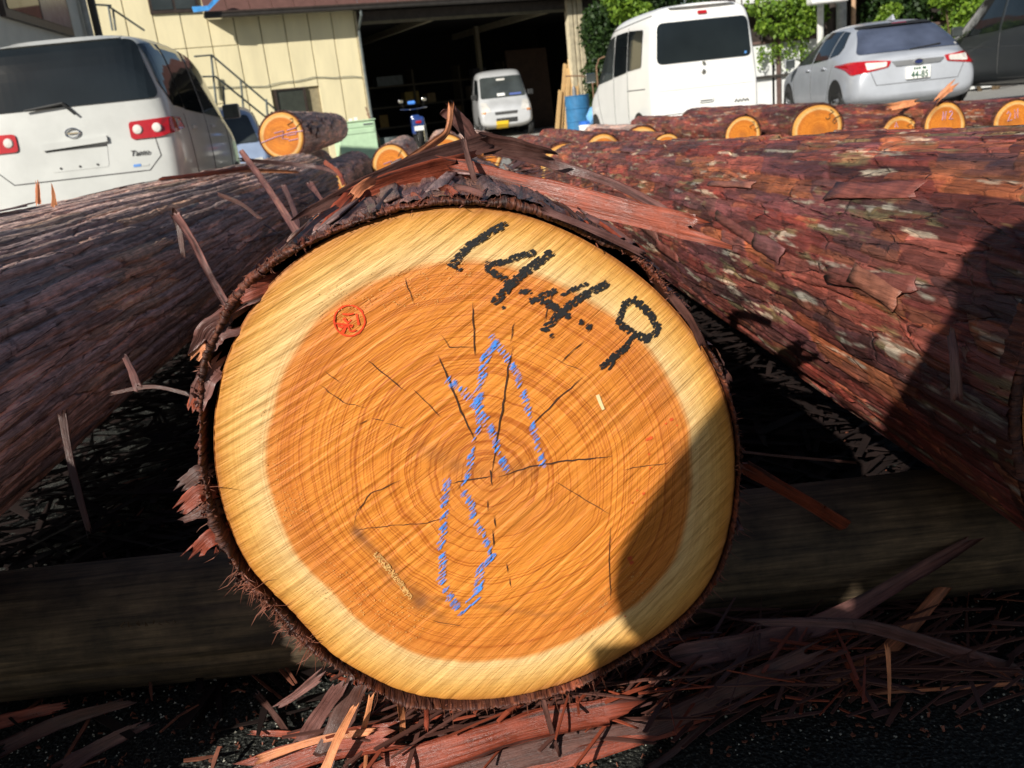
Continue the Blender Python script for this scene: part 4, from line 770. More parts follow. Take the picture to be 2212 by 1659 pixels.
# ------------------------------------------------------------------ vehicles
def make_body(secs, mat_, parent, name='body'):
    rings = []
    for (y, zb, zm, zr, wb, wm, wr, sh) in secs:
        h = [(0, zb), (wb*.72, zb), (wb, zb+.07), (wm*1.0, (zb+zm)*.5), (wm, zm), (wm*.42+wr*.58, zm*.45+zr*.55), (wr, zr-.055), (wr*.72, zr-.004), (0, zr+.012)]
        full = h + [(-x, z) for x, z in h[-2:0:-1]]
        rings.append([(x, y+sh*(z-zb)/max(.01, zr-zb), z) for x, z in full])
    n = 16; vs = [v for r in rings for v in r]; fs = []
    for i in range(len(rings)-1):
        for k in range(n): fs.append((i*n+k, i*n+(k+1) % n, (i+1)*n+(k+1) % n, (i+1)*n+k))
    for base, fl in ((0, 1), ((len(rings)-1)*n, 0)):
        for k in range(8):
            a, b, c, d = base+k, base+k+1, base+(15-k), base+(16-k) % 16
            q = [a, b, c, d]; q = [i for j, i in enumerate(q) if i not in q[:j]]; fs.append(tuple(q if not fl else q[::-1]))
    o = mk(name, vs, fs, None); m = o.modifiers.new('s', 'SUBSURF'); m.levels = 3; m.render_levels = 3
    dg = bpy.context.evaluated_depsgraph_get(); me = bpy.data.meshes.new_from_object(o.evaluated_get(dg)); bpy.data.objects.remove(o)
    me.polygons.foreach_set('use_smooth', [True]*len(me.polygons)); bvh = BVHTree.FromPolygons([v.co.copy() for v in me.vertices], [tuple(p.vertices) for p in me.polygons])
    return link(name, me, mat_, parent), bvh
def rounded(poly, r, n=4):
    out = []; N = len(poly); P = [Vector(p[:2]) for p in poly]
    for i in range(N):
        p, a, b = P[i], P[i-1], P[(i+1) % N]; da = (a-p); db = (b-p); rr = min(r, da.length*.45, db.length*.45); p0 = p+da.normalized()*rr; p1 = p+db.normalized()*rr
        for k in range(n+1): t = k/n; out.append(p0*(1-t)**2+p*2*t*(1-t)+p1*t*t)
    return out
DIRS = {'back': (Vector((0, 1, 0)), lambda a, b: Vector((a, -4, b))), 'front': (Vector((0, -1, 0)), lambda a, b: Vector((a, 9, b))), 'left': (Vector((1, 0, 0)), lambda a, b: Vector((-4, a, b))), 'right': (Vector((-1, 0, 0)), lambda a, b: Vector((4, a, b)))}
def patch(bvh, poly, side, mat_, parent, name, off=.009, r=.03, grid=.06, thick=.012, along=False):
    B = rounded(poly, r) if r else [Vector(p) for p in poly]; n = len(B); C = []
    for i in range(n):
        a, b = B[i], B[(i+1) % n]; L = (b-a).length; k = max(1, int(L/grid))
        for j in range(k): C.append(a+(b-a)*j/k)
    n = len(C); pts = list(C); xs = [p.x for p in C]; ys = [p.y for p in C]
    def inside(x, y):
        c = False
        for i in range(n):
            a, b = C[i], C[i-1]
            if (a.y > y) != (b.y > y) and x < (b.x-a.x)*(y-a.y)/(b.y-a.y)+a.x: c = not c
        return c
    gx = np.arange(min(xs)+grid*.5, max(xs), grid); gy = np.arange(min(ys)+grid*.5, max(ys), grid)
    for x in gx:
        for y in gy:
            if inside(x, y) and min((c-Vector((x, y))).length for c in C) > grid*.25: pts.append(Vector((x, y)))
    vs2, es, fs, *_ = delaunay_2d_cdt(pts, [], [list(range(n))], 1, 1e-6)
    d, og = DIRS[side]; V = []; prev = None
    for p in vs2:
        loc, nn, ix, ds = bvh.ray_cast(og(p.x, p.y), d)
        if loc is None: loc = (og(p.x, p.y)+d*((prev-og(p.x, p.y)).dot(d) if prev else 4)); nn = -d
        if nn.dot(d) > 0: nn = -nn
        prev = loc.copy(); V.append(loc-d*off if along else loc+nn*off)
    N = len(V); F_ = [tuple(f) for f in fs]; edge = {}
    for f in F_:
        for a, b in zip(f, f[1:]+f[:1]): edge[(a, b)] = 1
    bd = [(a, b) for (a, b) in edge if (b, a) not in edge]; m = {}
    for a, b in bd:
        for q in (a, b):
            if q not in m: m[q] = len(V); V.append(V[q]+d*thick)
    F_ += [(b, a, m[a], m[b]) for a, b in bd]
    return mk(name, V, F_, mat_, parent, smooth=False)
def wheel(parent, x, y, r, w, side, spokes=0):
    s_ = side; w_ = empty('wheel', (x, y, r)); w_.parent = parent
    MB().add(*lathe([(r*.62, -w/2), (r*.93, -w/2), (r, -w*.3), (r, w*.3), (r*.93, w/2), (r*.62, w/2)], 28)).build('tyre', M_TYRE, w_, True)
    mb = MB().add(*lathe([(r*.64, s_*w*.44), (r*.60, s_*w*.40), (r*.56, s_*w*.2), (r*.2, s_*w*.22), (.0, s_*w*.3)], 28))
    if spokes:
        for k in range(spokes):
            a = 2*math.pi*k/spokes; c, s2 = math.cos(a), math.sin(a); q = Vector((0, -s2, c)); p = Vector((0, c, s2)); X = Vector((s_*w*.40, 0, 0))
            mb.add([X+p*r*.1+q*.03, X+p*r*.1-q*.03, X+p*r*.6-q*.02, X+p*r*.6+q*.02, X*.4+p*r*.1+q*.03, X*.4+p*r*.1-q*.03, X*.4+p*r*.6-q*.02, X*.4+p*r*.6+q*.02], ((0,1,2,3),(4,7,6,5),(0,4,5,1),(1,5,6,2),(2,6,7,3),(3,7,4,0)))
    mb.build('rim', M_ALLOY, w_, False)
def mirror_part(parent, x, y, z, s_, mat_):
    o = MB().box((-.05 if s_ > 0 else -.16, -.03, -.09), (.16 if s_ > 0 else .05, .06, .09)).build('door_mirror', mat_, parent, bevel=.03); o.location = (x, y, z); o.scale = (.8, .8, .8)
    MB().box((-.04 if s_ > 0 else -.15, -.036, -.08), (.15 if s_ > 0 else .04, -.028, .08)).build('mirror_glass', M_GLASS2, o, bevel=.01)
def text(s_, size, mat_, parent, loc, rot, name='lettering', ext=.002, sx=1.0, shear=0.0):
    c = bpy.data.curves.new(name, 'FONT'); c.body = s_; c.size = size; c.extrude = ext; c.align_x = 'CENTER'; c.align_y = 'CENTER'; c.shear = shear; t = bpy.data.objects.new(name, c); COL.objects.link(t)
    dg = bpy.context.evaluated_depsgraph_get(); me = bpy.data.meshes.new_from_object(t.evaluated_get(dg)); bpy.data.objects.remove(t); me.materials.clear()
    o = link(name, me, mat_, parent); o.location = loc; o.rotation_euler = rot; o.scale = (sx, 1, 1); return o
def arch(bvh, y, z, r, side, parent):
    patch(bvh, [(y+r*math.cos(a), max(.12, z+r*math.sin(a))) for a in [math.pi*k/14 for k in range(15)]]+[(y-r, .16), (y+r, .16)], side, M_BLACK, parent, 'wheel_arch', off=.006, r=0, grid=.12)
def on(bvh, a, b, side, off=.0):
    d, og = DIRS[side]; l, n, i, s_ = bvh.ray_cast(og(a, b), d); return (l if l is not None else og(a, b)+d*4) - d*off
def gapline(bvh, pts, side, parent, w=.008, name='panel_gap'):
    P = [Vector(p) for p in pts]; Q = []
    for a, b in zip(P, P[1:]):
        k = max(1, int((b-a).length/.08)); Q += [a+(b-a)*i/k for i in range(k)]
    Q.append(P[-1]); mb = MB(); mb.tube([on(bvh, q.x, q.y, side, .0) for q in Q], w*.6, 4); return mb.build(name, M_GAP, parent)
def kei(root, H, mat_, style):
    W = .735; L = 3.39
    if style == 'tall':     # tall wagon with a short bonnet
        S = [(.0,.36,.90,1.46,.55,.60,.46,.10),(.02,.30,.98,1.62,.66,.68,.53,.14),(.07,.26,1.02,1.69,.715,.725,.585,.13),(.25,.24,1.02,1.725,.73,.735,.615,.08),(1.0,.22,1.02,1.74,W,W,.62,0),(1.7,.22,1.0,1.735,W,W,.62,0),(2.2,.22,1.0,1.69,W,W,.60,0),(2.45,.22,.99,1.58,W,W,.59,0),(2.85,.22,.96,1.13,W,W,.60,0),(3.1,.24,.88,1.00,.72,.725,.60,0),(3.32,.28,.78,.90,.66,.68,.55,0),(3.39,.36,.66,.74,.55,.6,.48,0)]
        k = H/1.75
    else:                   # high roof one box van
        S = [(.0,.34,.90,1.66,.64,.67,.56,.05),(.015,.28,.98,1.80,.70,.71,.60,.06),(.05,.25,1.02,1.86,.728,.732,.63,.06),(.2,.24,1.02,1.89,.735,W,.65,.03),(1.0,.22,1.02,1.90,W,W,.66,0),(1.9,.22,1.02,1.89,W,W,.65,0),(2.3,.22,1.0,1.80,W,W,.59,0),(2.55,.22,.98,1.62,W,W,.59,0),(2.85,.22,.94,1.22,W,W,.61,0),(3.05,.22,.88,1.00,W,W,.62,0),(3.28,.25,.78,.88,.71,.72,.60,0),(3.38,.30,.66,.76,.64,.66,.54,0),(3.39,.36,.6,.7,.58,.6,.5,0)]
        k = H/1.9
    S = [(y, zb, zm*(k if 1 else 1), zr*k, wb, wm, wr, sh) for (y, zb, zm, zr, wb, wm, wr, sh) in S]
    return make_body(S, mat_, root)
# --- near left: pearl white tall wagon seen from behind
vl = at_depth(155, 420, 6.5)
T1 = empty('parked_car', (-3.08, 6.95, -.02), R_(6.5)); tag(T1, 'pearl white boxy tall wagon without number plate, nearest car at the left', 'car', 'cars parked round the yard')
b, bv = kei(T1, 1.73, M_CREAM, 'tall')
patch(bv, [(-.66,1.20),(.66,1.20),(.545,1.64),(-.545,1.64)], 'back', M_GLASS, T1, 'rear_window', r=.07)
patch(bv, [(-.45,1.655),(.45,1.655),(.43,1.69),(-.43,1.69)], 'back', M_CREAM, T1, 'roof_spoiler', off=.03, r=.01, along=True, thick=.05)
for s_ in (1, -1):
    tl = patch(bv, [(s_*.41,.915),(s_*.62,.915),(s_*.725,.94),(s_*.725,1.055),(s_*.62,1.05),(s_*.41,1.045)][::s_], 'back', M_REDLENS, T1, 'tail_light', r=.03, off=.014, grid=.05, thick=.03)
    patch(bv, [(.13,.94),(.25,.945),(.21,1.055),(.14,1.055)], 'right' if s_ > 0 else 'left', M_REDLENS, T1, 'tail_light_side', off=.012, r=.02, grid=.05)
    for cx in (.47, .61):
        p = on(bv, s_*cx, .985, 'back', .018); MB().add(*lathe([(0, -.010), (.030, -.008), (.036, .0), (.036, .02)], 18, 'Y')).build('reversing_lens', M_CLEARLENS, tl).matrix_local = Matrix.Translation(p) @ Matrix.Rotation(R_(-90), 4, 'X')
    sd = 'right' if s_ > 0 else 'left'
    patch(bv, [(.20,1.30),(.22,1.60),(.62,1.63),(.66,1.12),(.34,1.14)], sd, M_GLASS, T1, 'quarter_window', r=.04)
    patch(bv, [(.70,1.11),(.68,1.63),(1.42,1.63),(1.46,1.08)], sd, M_GLASS, T1, 'rear_side_window', r=.04)
    patch(bv, [(1.54,1.08),(1.50,1.63),(2.15,1.58),(2.50,1.24),(2.55,1.04)], sd, M_GLASS2, T1, 'front_side_window', r=.04)
    gapline(bv, [(.62,1.08),(.66,.62),(.80,.40),(1.46,.34),(1.5,1.1)], sd, T1); gapline(bv, [(1.5,.34),(2.45,.34),(2.55,1.0)], sd, T1)
    for hy in (.86, 1.75): MB().box((-.012,-.08,-.018), (.012,.08,.018)).build('door_handle', M_CREAM, T1, bevel=.008).location = on(bv, hy, .97, sd, .012)
    mirror_part(T1, s_*.78, 2.45, 1.10, s_, M_CREAM)
    arch(bv, .62, .30, .30, sd, T1); arch(bv, 2.72, .30, .30, sd, T1)
    for wy in (.62, 2.72): wheel(T1, s_*.665, wy, .27, .15, s_)
patch(bv, [(-.21,.74),(.21,.74),(.225,.90),(-.225,.90)], 'back', M_CREAM, T1, 'plate_recess', off=.003, r=.02)
patch(bv, [(-.24,.90),(.24,.92),(.24,.965),(-.24,.95)], 'back', M_CREAM, T1, 'tailgate_garnish', off=.026, r=.008, thick=.03)
patch(bv, [(-.22,.893),(.22,.893),(.22,.907),(-.22,.907)], 'back', M_BLACK, T1, 'garnish_gap', off=.010, r=.002)
em = on(bv, 0, 1.01, 'back', .012); MB().tube([em+Vector((.052*math.cos(a), 0, .034*math.sin(a))) for a in [2*math.pi*i/20 for i in range(21)]], .006, 6, False).build('emblem', M_CHROME, T1); MB().box((-.035,-.004,-.006), (.04,.004,.004)).build('emblem_bar', M_CHROME, T1).location = em
gapline(bv, [(-.60,1.13),(-.60,.78),(-.50,.68),(.50,.68),(.60,.78),(.58,.92)], 'back', T1)
for i in (-.14, 0, .13): MB().add(*lathe([(0,-.004),(.008,-.004),(.008,.006)], 8, 'Y')).build('plate_screw', M_BLACK, T1).matrix_local = Matrix.Translation(on(bv, i, .765, 'back', .006)) @ Matrix.Rotation(R_(-90), 4, 'X')
p = on(bv, .45, .815, 'back', .008); text('Tanto', .060, M_GAP, T1, p, (R_(90), 0, 0), 'model_lettering', shear=.25)
patch(bv, [(.385,.715),(.44,.715),(.44,.735),(.385,.735)], 'back', mat('blue_sticker', (.10, .25, .6), .5), T1, 'blue_sticker', off=.004, r=.002); patch(bv, [(.445,.715),(.50,.715),(.50,.73),(.445,.73)], 'back', M_CREAM, T1, 'sticker_end', off=.004, r=.002)
w0 = on(bv, -.12, 1.215, 'back', .03); w1 = on(bv, -.02, 1.225, 'back', .035); w2 = on(bv, .055, 1.14, 'back', .03); MB().tube([on(bv, -.30, 1.20, 'back', .03), w0, w1, w2], [.008, .012, .013, .010], 6).build('wiper', M_BLACK, T1)
# --- right: white high roof van seen from behind
T2 = empty('parked_van', (2.94, 12.0, -.03), R_(7.5)); tag(T2, 'white high roofed one box van with its dark rear window towards us', 'van', 'cars parked round the yard')
b, bv = kei(T2, 1.88, M_WHITE, 'box')
patch(bv, [(-.64,1.16),(.64,1.16),(.60,1.655),(-.60,1.655)], 'back', M_GLASS, T2, 'rear_window', r=.08)
patch(bv, [(-.06,1.72),(.06,1.72),(.06,1.76),(-.06,1.76)], 'back', M_REDLENS, T2, 'high_brake_light', off=.02, r=.01, thick=.03)
patch(bv, [(-.44,1.825),(.44,1.825),(.42,1.87),(-.42,1.87)], 'back', M_WHITE, T2, 'roof_spoiler', off=.07, r=.01, thick=.1, along=True)
patch(bv, [(-.11,.64),(.09,.64),(.09,.72),(-.11,.72)], 'back', M_WHITE, T2, 'tailgate_handle', off=.02, r=.03, thick=.03); patch(bv, [(-.09,.655),(.07,.655),(.07,.668),(-.09,.668)], 'back', M_GAP, T2, 'handle_gap', off=.026, r=.004)
gapline(bv, [(-.70,.53),(.70,.53)], 'back', T2); gapline(bv, [(-.66,.83),(.66,.83)], 'back', T2, .004)
patch(bv, [(-.13,.38),(.19,.38),(.19,.475),(-.13,.475)], 'back', M_YPLATE, T2, 'number_plate', off=.02, r=.01)
for s_ in (1, -1):
    sd = 'right' if s_ > 0 else 'left'
    patch(bv, [(s_*.50,.36),(s_*.68,.36),(s_*.68,.475),(s_*.46,.475)], 'back', M_REDLENS, T2, 'tail_light', off=.012, r=.012, grid=.05)
    patch(bv, [(.45,1.16),(.42,1.62),(1.05,1.66),(1.08,1.14)], sd, M_GLASS, T2, 'rear_quarter_window', r=.04)
    patch(bv, [(1.12,1.13),(1.10,1.66),(1.72,1.66),(1.78,1.09)], sd, M_GLASS, T2, 'side_window', r=.04)
    patch(bv, [(1.84,1.08),(1.80,1.66),(2.25,1.62),(2.72,1.18),(2.80,1.02)], sd, M_GLASS2, T2, 'front_side_window', r=.04)
    gapline(bv, [(.30,.88),(1.1,.88)], sd, T2, .012, 'door_rail'); gapline(bv, [(.2,1.76),(2.3,1.72)], sd, T2, .012, 'rain_gutter')
    gapline(bv, [(1.08,1.7),(1.10,.36),(1.80,.34),(1.80,1.6)], sd, T2); gapline(bv, [(1.82,.34),(2.50,.36),(2.82,1.0)], sd, T2)
    mirror_part(T2, s_*.80, 2.70, 1.14, s_, M_CHROME); arch(bv, .62, .30, .29, sd, T2); arch(bv, 2.98, .30, .29, sd, T2)
    for wy in (.62, 2.98): wheel(T2, s_*.665, wy, .27, .15, s_)
em = on(bv, -.02, 1.02, 'back', .010); MB().add(*lathe([(0,-.006),(.02,-.006),(.03,.0),(.03,.01)], 14, 'Y')).build('emblem', M_CHROME, T2).matrix_local = Matrix.Translation(em) @ Matrix.Rotation(R_(-90), 4, 'X')
mb = MB(); rdv = random.Random(3); q0 = on(bv, .48, .62, 'back', .008)
mb.tube([q0+Vector((x, 0, z)) for x, z in ((-.09,-.02),(-.07,.015),(-.045,-.02),(-.02,.012),(.0,-.018),(.03,.015),(.05,-.015),(.08,.01),(.10,-.018))], .008, 5).build('script_badge', M_GAP, T2)
MB().add(*lathe([(0,-.02),(.02,-.02),(.025,.02)], 10, 'Y')).build('rear_washer', M_CHROME, T2).matrix_local = Matrix.Translation(on(bv, -.02, 1.13, 'back', .01)) @ Matrix.Rotation(R_(-90), 4, 'X')
patch(bv, [(.545,1.19),(.58,1.19),(.58,1.22),(.545,1.22)], 'back', mat('sticker_blue', (.1, .3, .7), .5), T2, 'round_sticker', off=.009, r=.015)
# --- silver van in the garage mouth, facing us
T3 = empty('silver_van', (-.30, 25.2, .06), R_(176)); T3.location = (-.42, 28.4, .05); T3.rotation_euler[2] = 0
T3.rotation_euler[2] = R_(184); T3.location = (.42, 28.3, .03); tag(T3, 'small silver van facing us in the dark garage mouth', 'van', 'cars parked round the yard')
b, bv = kei(T3, 1.80, M_SILVER, 'box')
patch(bv, [(-.62,1.02),(.62,1.02),(.56,1.58),(-.56,1.58)], 'front', M_GLASS2, T3, 'windscreen', r=.06, off=.008)
for s_ in (1, -1):
    sd = 'right' if s_ > 0 else 'left'
    patch(bv, [(s_*.40,.66),(s_*.63,.66),(s_*.65,.92),(s_*.50,.92)], 'front', M_CLEARLENS, T3, 'headlight', r=.04, off=.012, grid=.05); patch(bv, [(s_*.56,.63),(s_*.65,.63),(s_*.65,.68),(s_*.56,.68)], 'front', M_AMBER, T3, 'indicator', r=.01, off=.014, grid=.05)
    patch(bv, [(1.84,1.04),(1.80,1.58),(2.25,1.54),(2.72,1.12),(2.80,1.0)], sd, M_GLASS, T3, 'front_side_window', r=.04)
    mirror_part(T3, s_*.74, 2.72, 1.10, s_, M_BLACK); arch(bv, 2.98, .30, .29, sd, T3); arch(bv, .62, .30, .29, sd, T3)
    for wy in (.62, 2.98): wheel(T3, s_*.665, wy, .27, .15, s_)
patch(bv, [(-.30,.58),(.30,.58),(.32,.66),(-.32,.66)], 'front', M_GAP, T3, 'upper_grille', r=.02, off=.006); patch(bv, [(-.29,.37),(.29,.37),(.29,.49),(-.29,.49)], 'front', M_BLACK, T3, 'lower_grille', r=.02, off=.006)
for z in (.40, .43, .46): patch(bv, [(-.28,z),(.28,z),(.28,z+.008),(-.28,z+.008)], 'front', M_CHROME, T3, 'grille_bar', r=0, off=.012)
patch(bv, [(-.03,.25),(.30,.25),(.30,.42),(-.03,.42)], 'front', M_YPLATE, T3, 'number_plate', r=.01, off=.03, thick=.02)
patch(bv, [(-.12,1.47),(.12,1.47),(.12,1.52),(-.12,1.52)], 'front', M_CLEARLENS, T3, 'rear_view_mirror', r=.02, off=.012); patch(bv, [(-.05,1.06),(.16,1.06),(.16,1.13),(-.05,1.13)], 'front', M_WPLATE, T3, 'paper_on_dashboard', r=.01, off=.012); patch(bv, [(-.50,1.06),(-.18,1.06),(-.18,1.11),(-.5,1.11)], 'front', mat('blue_cloth', (.08, .12, .35), .8), T3, 'blue_cloth', r=.01, off=.012)
# --- ice silver hatchback
T4 = empty('hatchback', (6.14, 12.9, .0), R_(-4)); tag(T4, 'ice silver hatchback with plate 44-85, between the white van and a dark minivan', 'car', 'cars parked round the yard')
S = [(.0,.42,.66,.90,.66,.72,.52,.0),(.04,.34,.70,.96,.78,.81,.60,.03),(.16,.28,.74,1.00,.86,.865,.66,.10),(.42,.24,.80,1.20,.88,.885,.62,.05),(.78,.22,.88,1.40,.885,.888,.56,0),(1.25,.20,.90,1.455,.885,.888,.57,0),(1.9,.20,.90,1.48,.885,.888,.58,0),(2.5,.20,.90,1.44,.885,.888,.57,0),(2.95,.20,.90,1.22,.885,.888,.62,0),(3.25,.20,.88,1.00,.885,.885,.70,0),(3.8,.22,.82,.92,.87,.87,.70,0),(4.25,.26,.70,.80,.80,.80,.62,0),(4.44,.34,.58,.64,.62,.64,.5,0)]
b, bv = make_body(S, M_BLUESILVER, T4)
patch(bv, [(-.72,.985),(.72,.985),(.55,1.345),(-.55,1.345)], 'back', M_GLASSB, T4, 'rear_window', r=.06)
patch(bv, [(-.54,1.36),(.54,1.36),(.50,1.405),(-.50,1.405)], 'back', M_BLACK, T4, 'roof_spoiler', r=.015, off=.10, thick=.16, along=True)
patch(bv, [(-.10,1.385),(.10,1.385),(.10,1.40),(-.10,1.40)], 'back', M_REDLENS, T4, 'high_brake_light', r=.004, off=.11, along=True)
for s_ in (1, -1):
    sd = 'right' if s_ > 0 else 'left'
    tl = patch(bv, [(s_*.40,.79),(s_*.84,.72),(s_*.86,.88),(s_*.80,.90),(s_*.36,.87)], 'back', M_REDLENS, T4, 'tail_light', r=.02, off=.014, grid=.06, thick=.03)
    patch(bv, [(s_*.43,.80),(s_*.68,.77),(s_*.68,.86),(s_*.42,.86)], 'back', M_CLEARLENS, T4, 'reversing_light', r=.015, off=.022, grid=.06)
    patch(bv, [(.17,.75),(.34,.79),(.38,.88),(.20,.88)], sd, M_REDLENS, T4, 'tail_light_side', r=.02, off=.012, grid=.06)
    patch(bv, [(.95,1.04),(.90,1.12),(1.05,1.33),(1.30,1.36),(1.30,1.0)], sd, M_GLASS, T4, 'quarter_window', r=.02); patch(bv, [(1.36,.99),(1.36,1.37),(2.05,1.39),(2.10,.96)], sd, M_GLASS, T4, 'rear_side_window', r=.02); patch(bv, [(2.17,.96),(2.12,1.39),(2.55,1.34),(3.05,1.05),(3.10,.95)], sd, M_GLASS2, T4, 'front_side_window', r=.02)
    gapline(bv, [(1.05,.9),(1.2,.5),(1.35,.32),(2.1,.32),(2.12,.96)], sd, T4); gapline(bv, [(2.12,.32),(3.1,.32),(3.15,.92)], sd, T4)
    for hy in (1.45, 2.3): MB().box((-.012,-.09,-.014), (.012,.09,.014)).build('door_handle', M_BLUESILVER, T4, bevel=.008).location = on(bv, hy, .86, sd, .015)
    mirror_part(T4, s_*.95, 2.95, 1.0, s_, M_BLUESILVER); arch(bv, .82, .33, .36, sd, T4); arch(bv, 3.52, .33, .36, sd, T4)
    for wy in (.82, 3.52): wheel(T4, s_*.79, wy, .325, .2, s_, 5)
gapline(bv, [(-.66,.80),(-.56,.56),(.56,.56),(.66,.80)], 'back', T4)
patch(bv, [(-.30,.79),(.30,.79),(.36,.85),(-.36,.86)], 'back', M_ALLOY, T4, 'tailgate_garnish', r=.02, off=.02, thick=.02)
pl = patch(bv, [(-.165,.60),(.165,.60),(.165,.765),(-.165,.765)], 'back', M_WPLATE, T4, 'number_plate', r=.01, off=.035, thick=.03)
pp = on(bv, 0, .68, 'back', .05); text('44-85', .125, M_GREENTXT, T4, pp+Vector((.015, 0, -.028)), (R_(90), 0, 0), 'plate_number', sx=.82)
mb = MB()
for k, x in enumerate((-.07, -.035, .0, .05, .075)): mb.box((x, -.002, -.012), (x+.022, .002, .012)).build
o = mb.build('plate_small_print', M_GREENTXT, T4); o.location = pp+Vector((0, 0, .058))
em = on(bv, 0, .825, 'back', .035); MB().tube([em+Vector((.06*math.cos(a), 0, .032*math.sin(a))) for a in [2*math.pi*i/18 for i in range(19)]], .008, 5, False).build('emblem', M_CHROME, T4); MB().add([em+Vector((.055*math.cos(a), .002, .03*math.sin(a))) for a in [2*math.pi*i/18 for i in range(18)]], (tuple(range(18)),)).build('emblem_field', mat('emblem_blue', (.02, .03, .12), .3), T4)
MB().add([(-.025,.95,1.44),(.025,.95,1.44),(.02,1.22,1.46),(-.02,1.22,1.46),(-.008,.98,1.52),(.008,.98,1.52)], ((0,1,5,4),(1,2,5),(2,3,4,5),(3,0,4))).build('roof_fin', M_BLUESILVER, T4)
patch(bv, [(.62,1.0),(.66,1.0),(.66,1.03),(.62,1.03)], 'back', M_CLEARLENS, T4, 'round_sticker', r=.01, off=.009); MB().tube([on(bv, -.05, .995, 'back', .03), on(bv, .40, 1.035, 'back', .04)], .012, 5).build('wiper', M_BLACK, T4)
# --- dark minivan at the right edge
T5 = empty('dark_minivan', (8.45, 11.4, .10), R_(-3)); tag(T5, 'dark grey minivan cut off by the right edge of the picture', 'car', 'cars parked round the yard')
S = [(.0,.40,.90,1.55,.75,.80,.60,.1),(.04,.32,.96,1.70,.84,.86,.66,.1),(.2,.26,1.0,1.80,.88,.885,.70,.05),(1.2,.22,1.0,1.84,.89,.89,.71,0),(2.4,.22,1.0,1.83,.89,.89,.71,0),(3.0,.22,.98,1.70,.89,.89,.70,0),(3.75,.22,.94,1.16,.88,.88,.72,0),(4.2,.24,.86,.98,.86,.86,.7,0),(4.55,.30,.72,.84,.74,.76,.6,0),(4.65,.4,.62,.7,.6,.62,.5,0)]
b, bv = make_body(S, M_DARKCAR, T5)
for s_ in (1, -1):
    sd = 'right' if s_ > 0 else 'left'
    for q, nm in (([(.30,1.12),(.32,1.64),(1.0,1.68),(1.0,1.08)], 'quarter_window'), ([(1.08,1.07),(1.08,1.68),(2.1,1.69),(2.15,1.03)], 'rear_side_window'), ([(2.22,1.03),(2.2,1.69),(2.75,1.62),(3.45,1.16),(3.5,1.0)], 'front_side_window')): patch(bv, q, sd, M_GLASS, T5, nm, r=.04)
    gapline(bv, [(1.04,1.0),(1.1,.5),(1.3,.36),(2.18,.36),(2.18,1.0)], sd, T5); mirror_part(T5, s_*.95, 3.3, 1.1, s_, M_DARKCAR); arch(bv, .90, .33, .37, sd, T5); arch(bv, 3.72, .33, .37, sd, T5)
    patch(bv, [(.14,1.0),(.22,1.0),(.22,1.35),(.14,1.35)], sd, M_REDLENS, T5, 'tail_light', r=.02, off=.01)
    for wy in (.90, 3.72): wheel(T5, s_*.80, wy, .33, .2, s_, 5)
    gapline(bv, [(.3,.72),(2.0,.80),(3.6,.86)], sd, T5, .005)
patch(bv, [(-.62,1.05),(.62,1.05),(.56,1.6),(-.56,1.6)], 'back', M_GLASS, T5, 'rear_window', r=.06)
patch(bv, [(-.62,1.10),(.62,1.10),(.56,1.58),(-.56,1.58)], 'front', M_GLASS, T5, 'windscreen', r=.06)
# --- pale blue car beyond the wagon, only its nose shows
T6 = empty('pale_blue_car', (-4.5, 15.4, -.22), R_(196)); tag(T6, 'pale blue car mostly hidden beyond the tall wagon, its nose showing at the wagon mirror', 'car', 'cars parked round the yard')
b, bv = kei(T6, 1.50, M_PALEBLUE, 'tall')
patch(bv, [(-.60,.94),(.60,.94),(.52,1.32),(-.52,1.32)], 'front', M_GLASS2, T6, 'windscreen', r=.05)
for s_ in (1, -1):
    sd = 'right' if s_ > 0 else 'left'
    patch(bv, [(s_*.38,.58),(s_*.58,.60),(s_*.60,.74),(s_*.42,.72)], 'front', M_CLEARLENS, T6, 'headlight', r=.03, off=.012, grid=.05)
    patch(bv, [(1.0,.95),(1.0,1.36),(2.0,1.36),(2.45,1.05),(2.5,.9)], sd, M_GLASS, T6, 'side_window', r=.03); arch(bv, .62, .28, .30, sd, T6); arch(bv, 2.74, .28, .30, sd, T6); mirror_part(T6, s_*.78, 2.4, .98, s_, M_WHITE)
    for wy in (.62, 2.74): wheel(T6, s_*.665, wy, .27, .15, s_)
patch(bv, [(-.16,.42),(.16,.42),(.16,.58),(-.16,.58)], 'front', M_WPLATE, T6, 'number_plate', r=.01, off=.02)
# ------------------------------------------------------------------ the yellow panelled workshop with the open garage
WR = Vector((3.03, 27.0, 0)); WA = R_(25)      # right corner of the garage mouth, wall direction
def wl(x, y, z=0): return WR + Vector((math.cos(WA)*x - math.sin(WA)*y, math.sin(WA)*x + math.cos(WA)*y, z))
def wx(px, off=0.0):      # local x where picture column px meets the wall plane (shifted by off) at eye level
    r = ray(px, 225-.11*(px-1106)); n = Vector((math.sin(WA), -math.cos(WA), 0)); o = WR-n*off; p = CAM+r*((o-CAM).dot(n)/r.dot(n)); return (p-WR).dot(Vector((math.cos(WA), math.sin(WA), 0)))
M_PANEL = mat('cream_wall_panel', (.84, .74, .47), .7, var=.10, scale=1.6, bump=.002, bscale=12, stretch=(1.5, 1.5, .35)); M_SEAL = mat('panel_seal', (.30, .25, .15), .8)
M_SOFFIT = mat('dark_soffit', (.05, .04, .035), .8); M_ROOF = mat('brown_metal_roof', (.13, .065, .055), .45, var=.15); M_GUTTER = mat('gutter_brown', (.035, .03, .026), .5)
M_INT = mat('dark_interior', (.02, .018, .017), .9); M_POST = mat('cream_steel', (.55, .48, .33), .6, var=.2); M_CONC = mat('pale_concrete', (.36, .34, .30), .8, var=.2, scale=3, bump=.003, bscale=20)
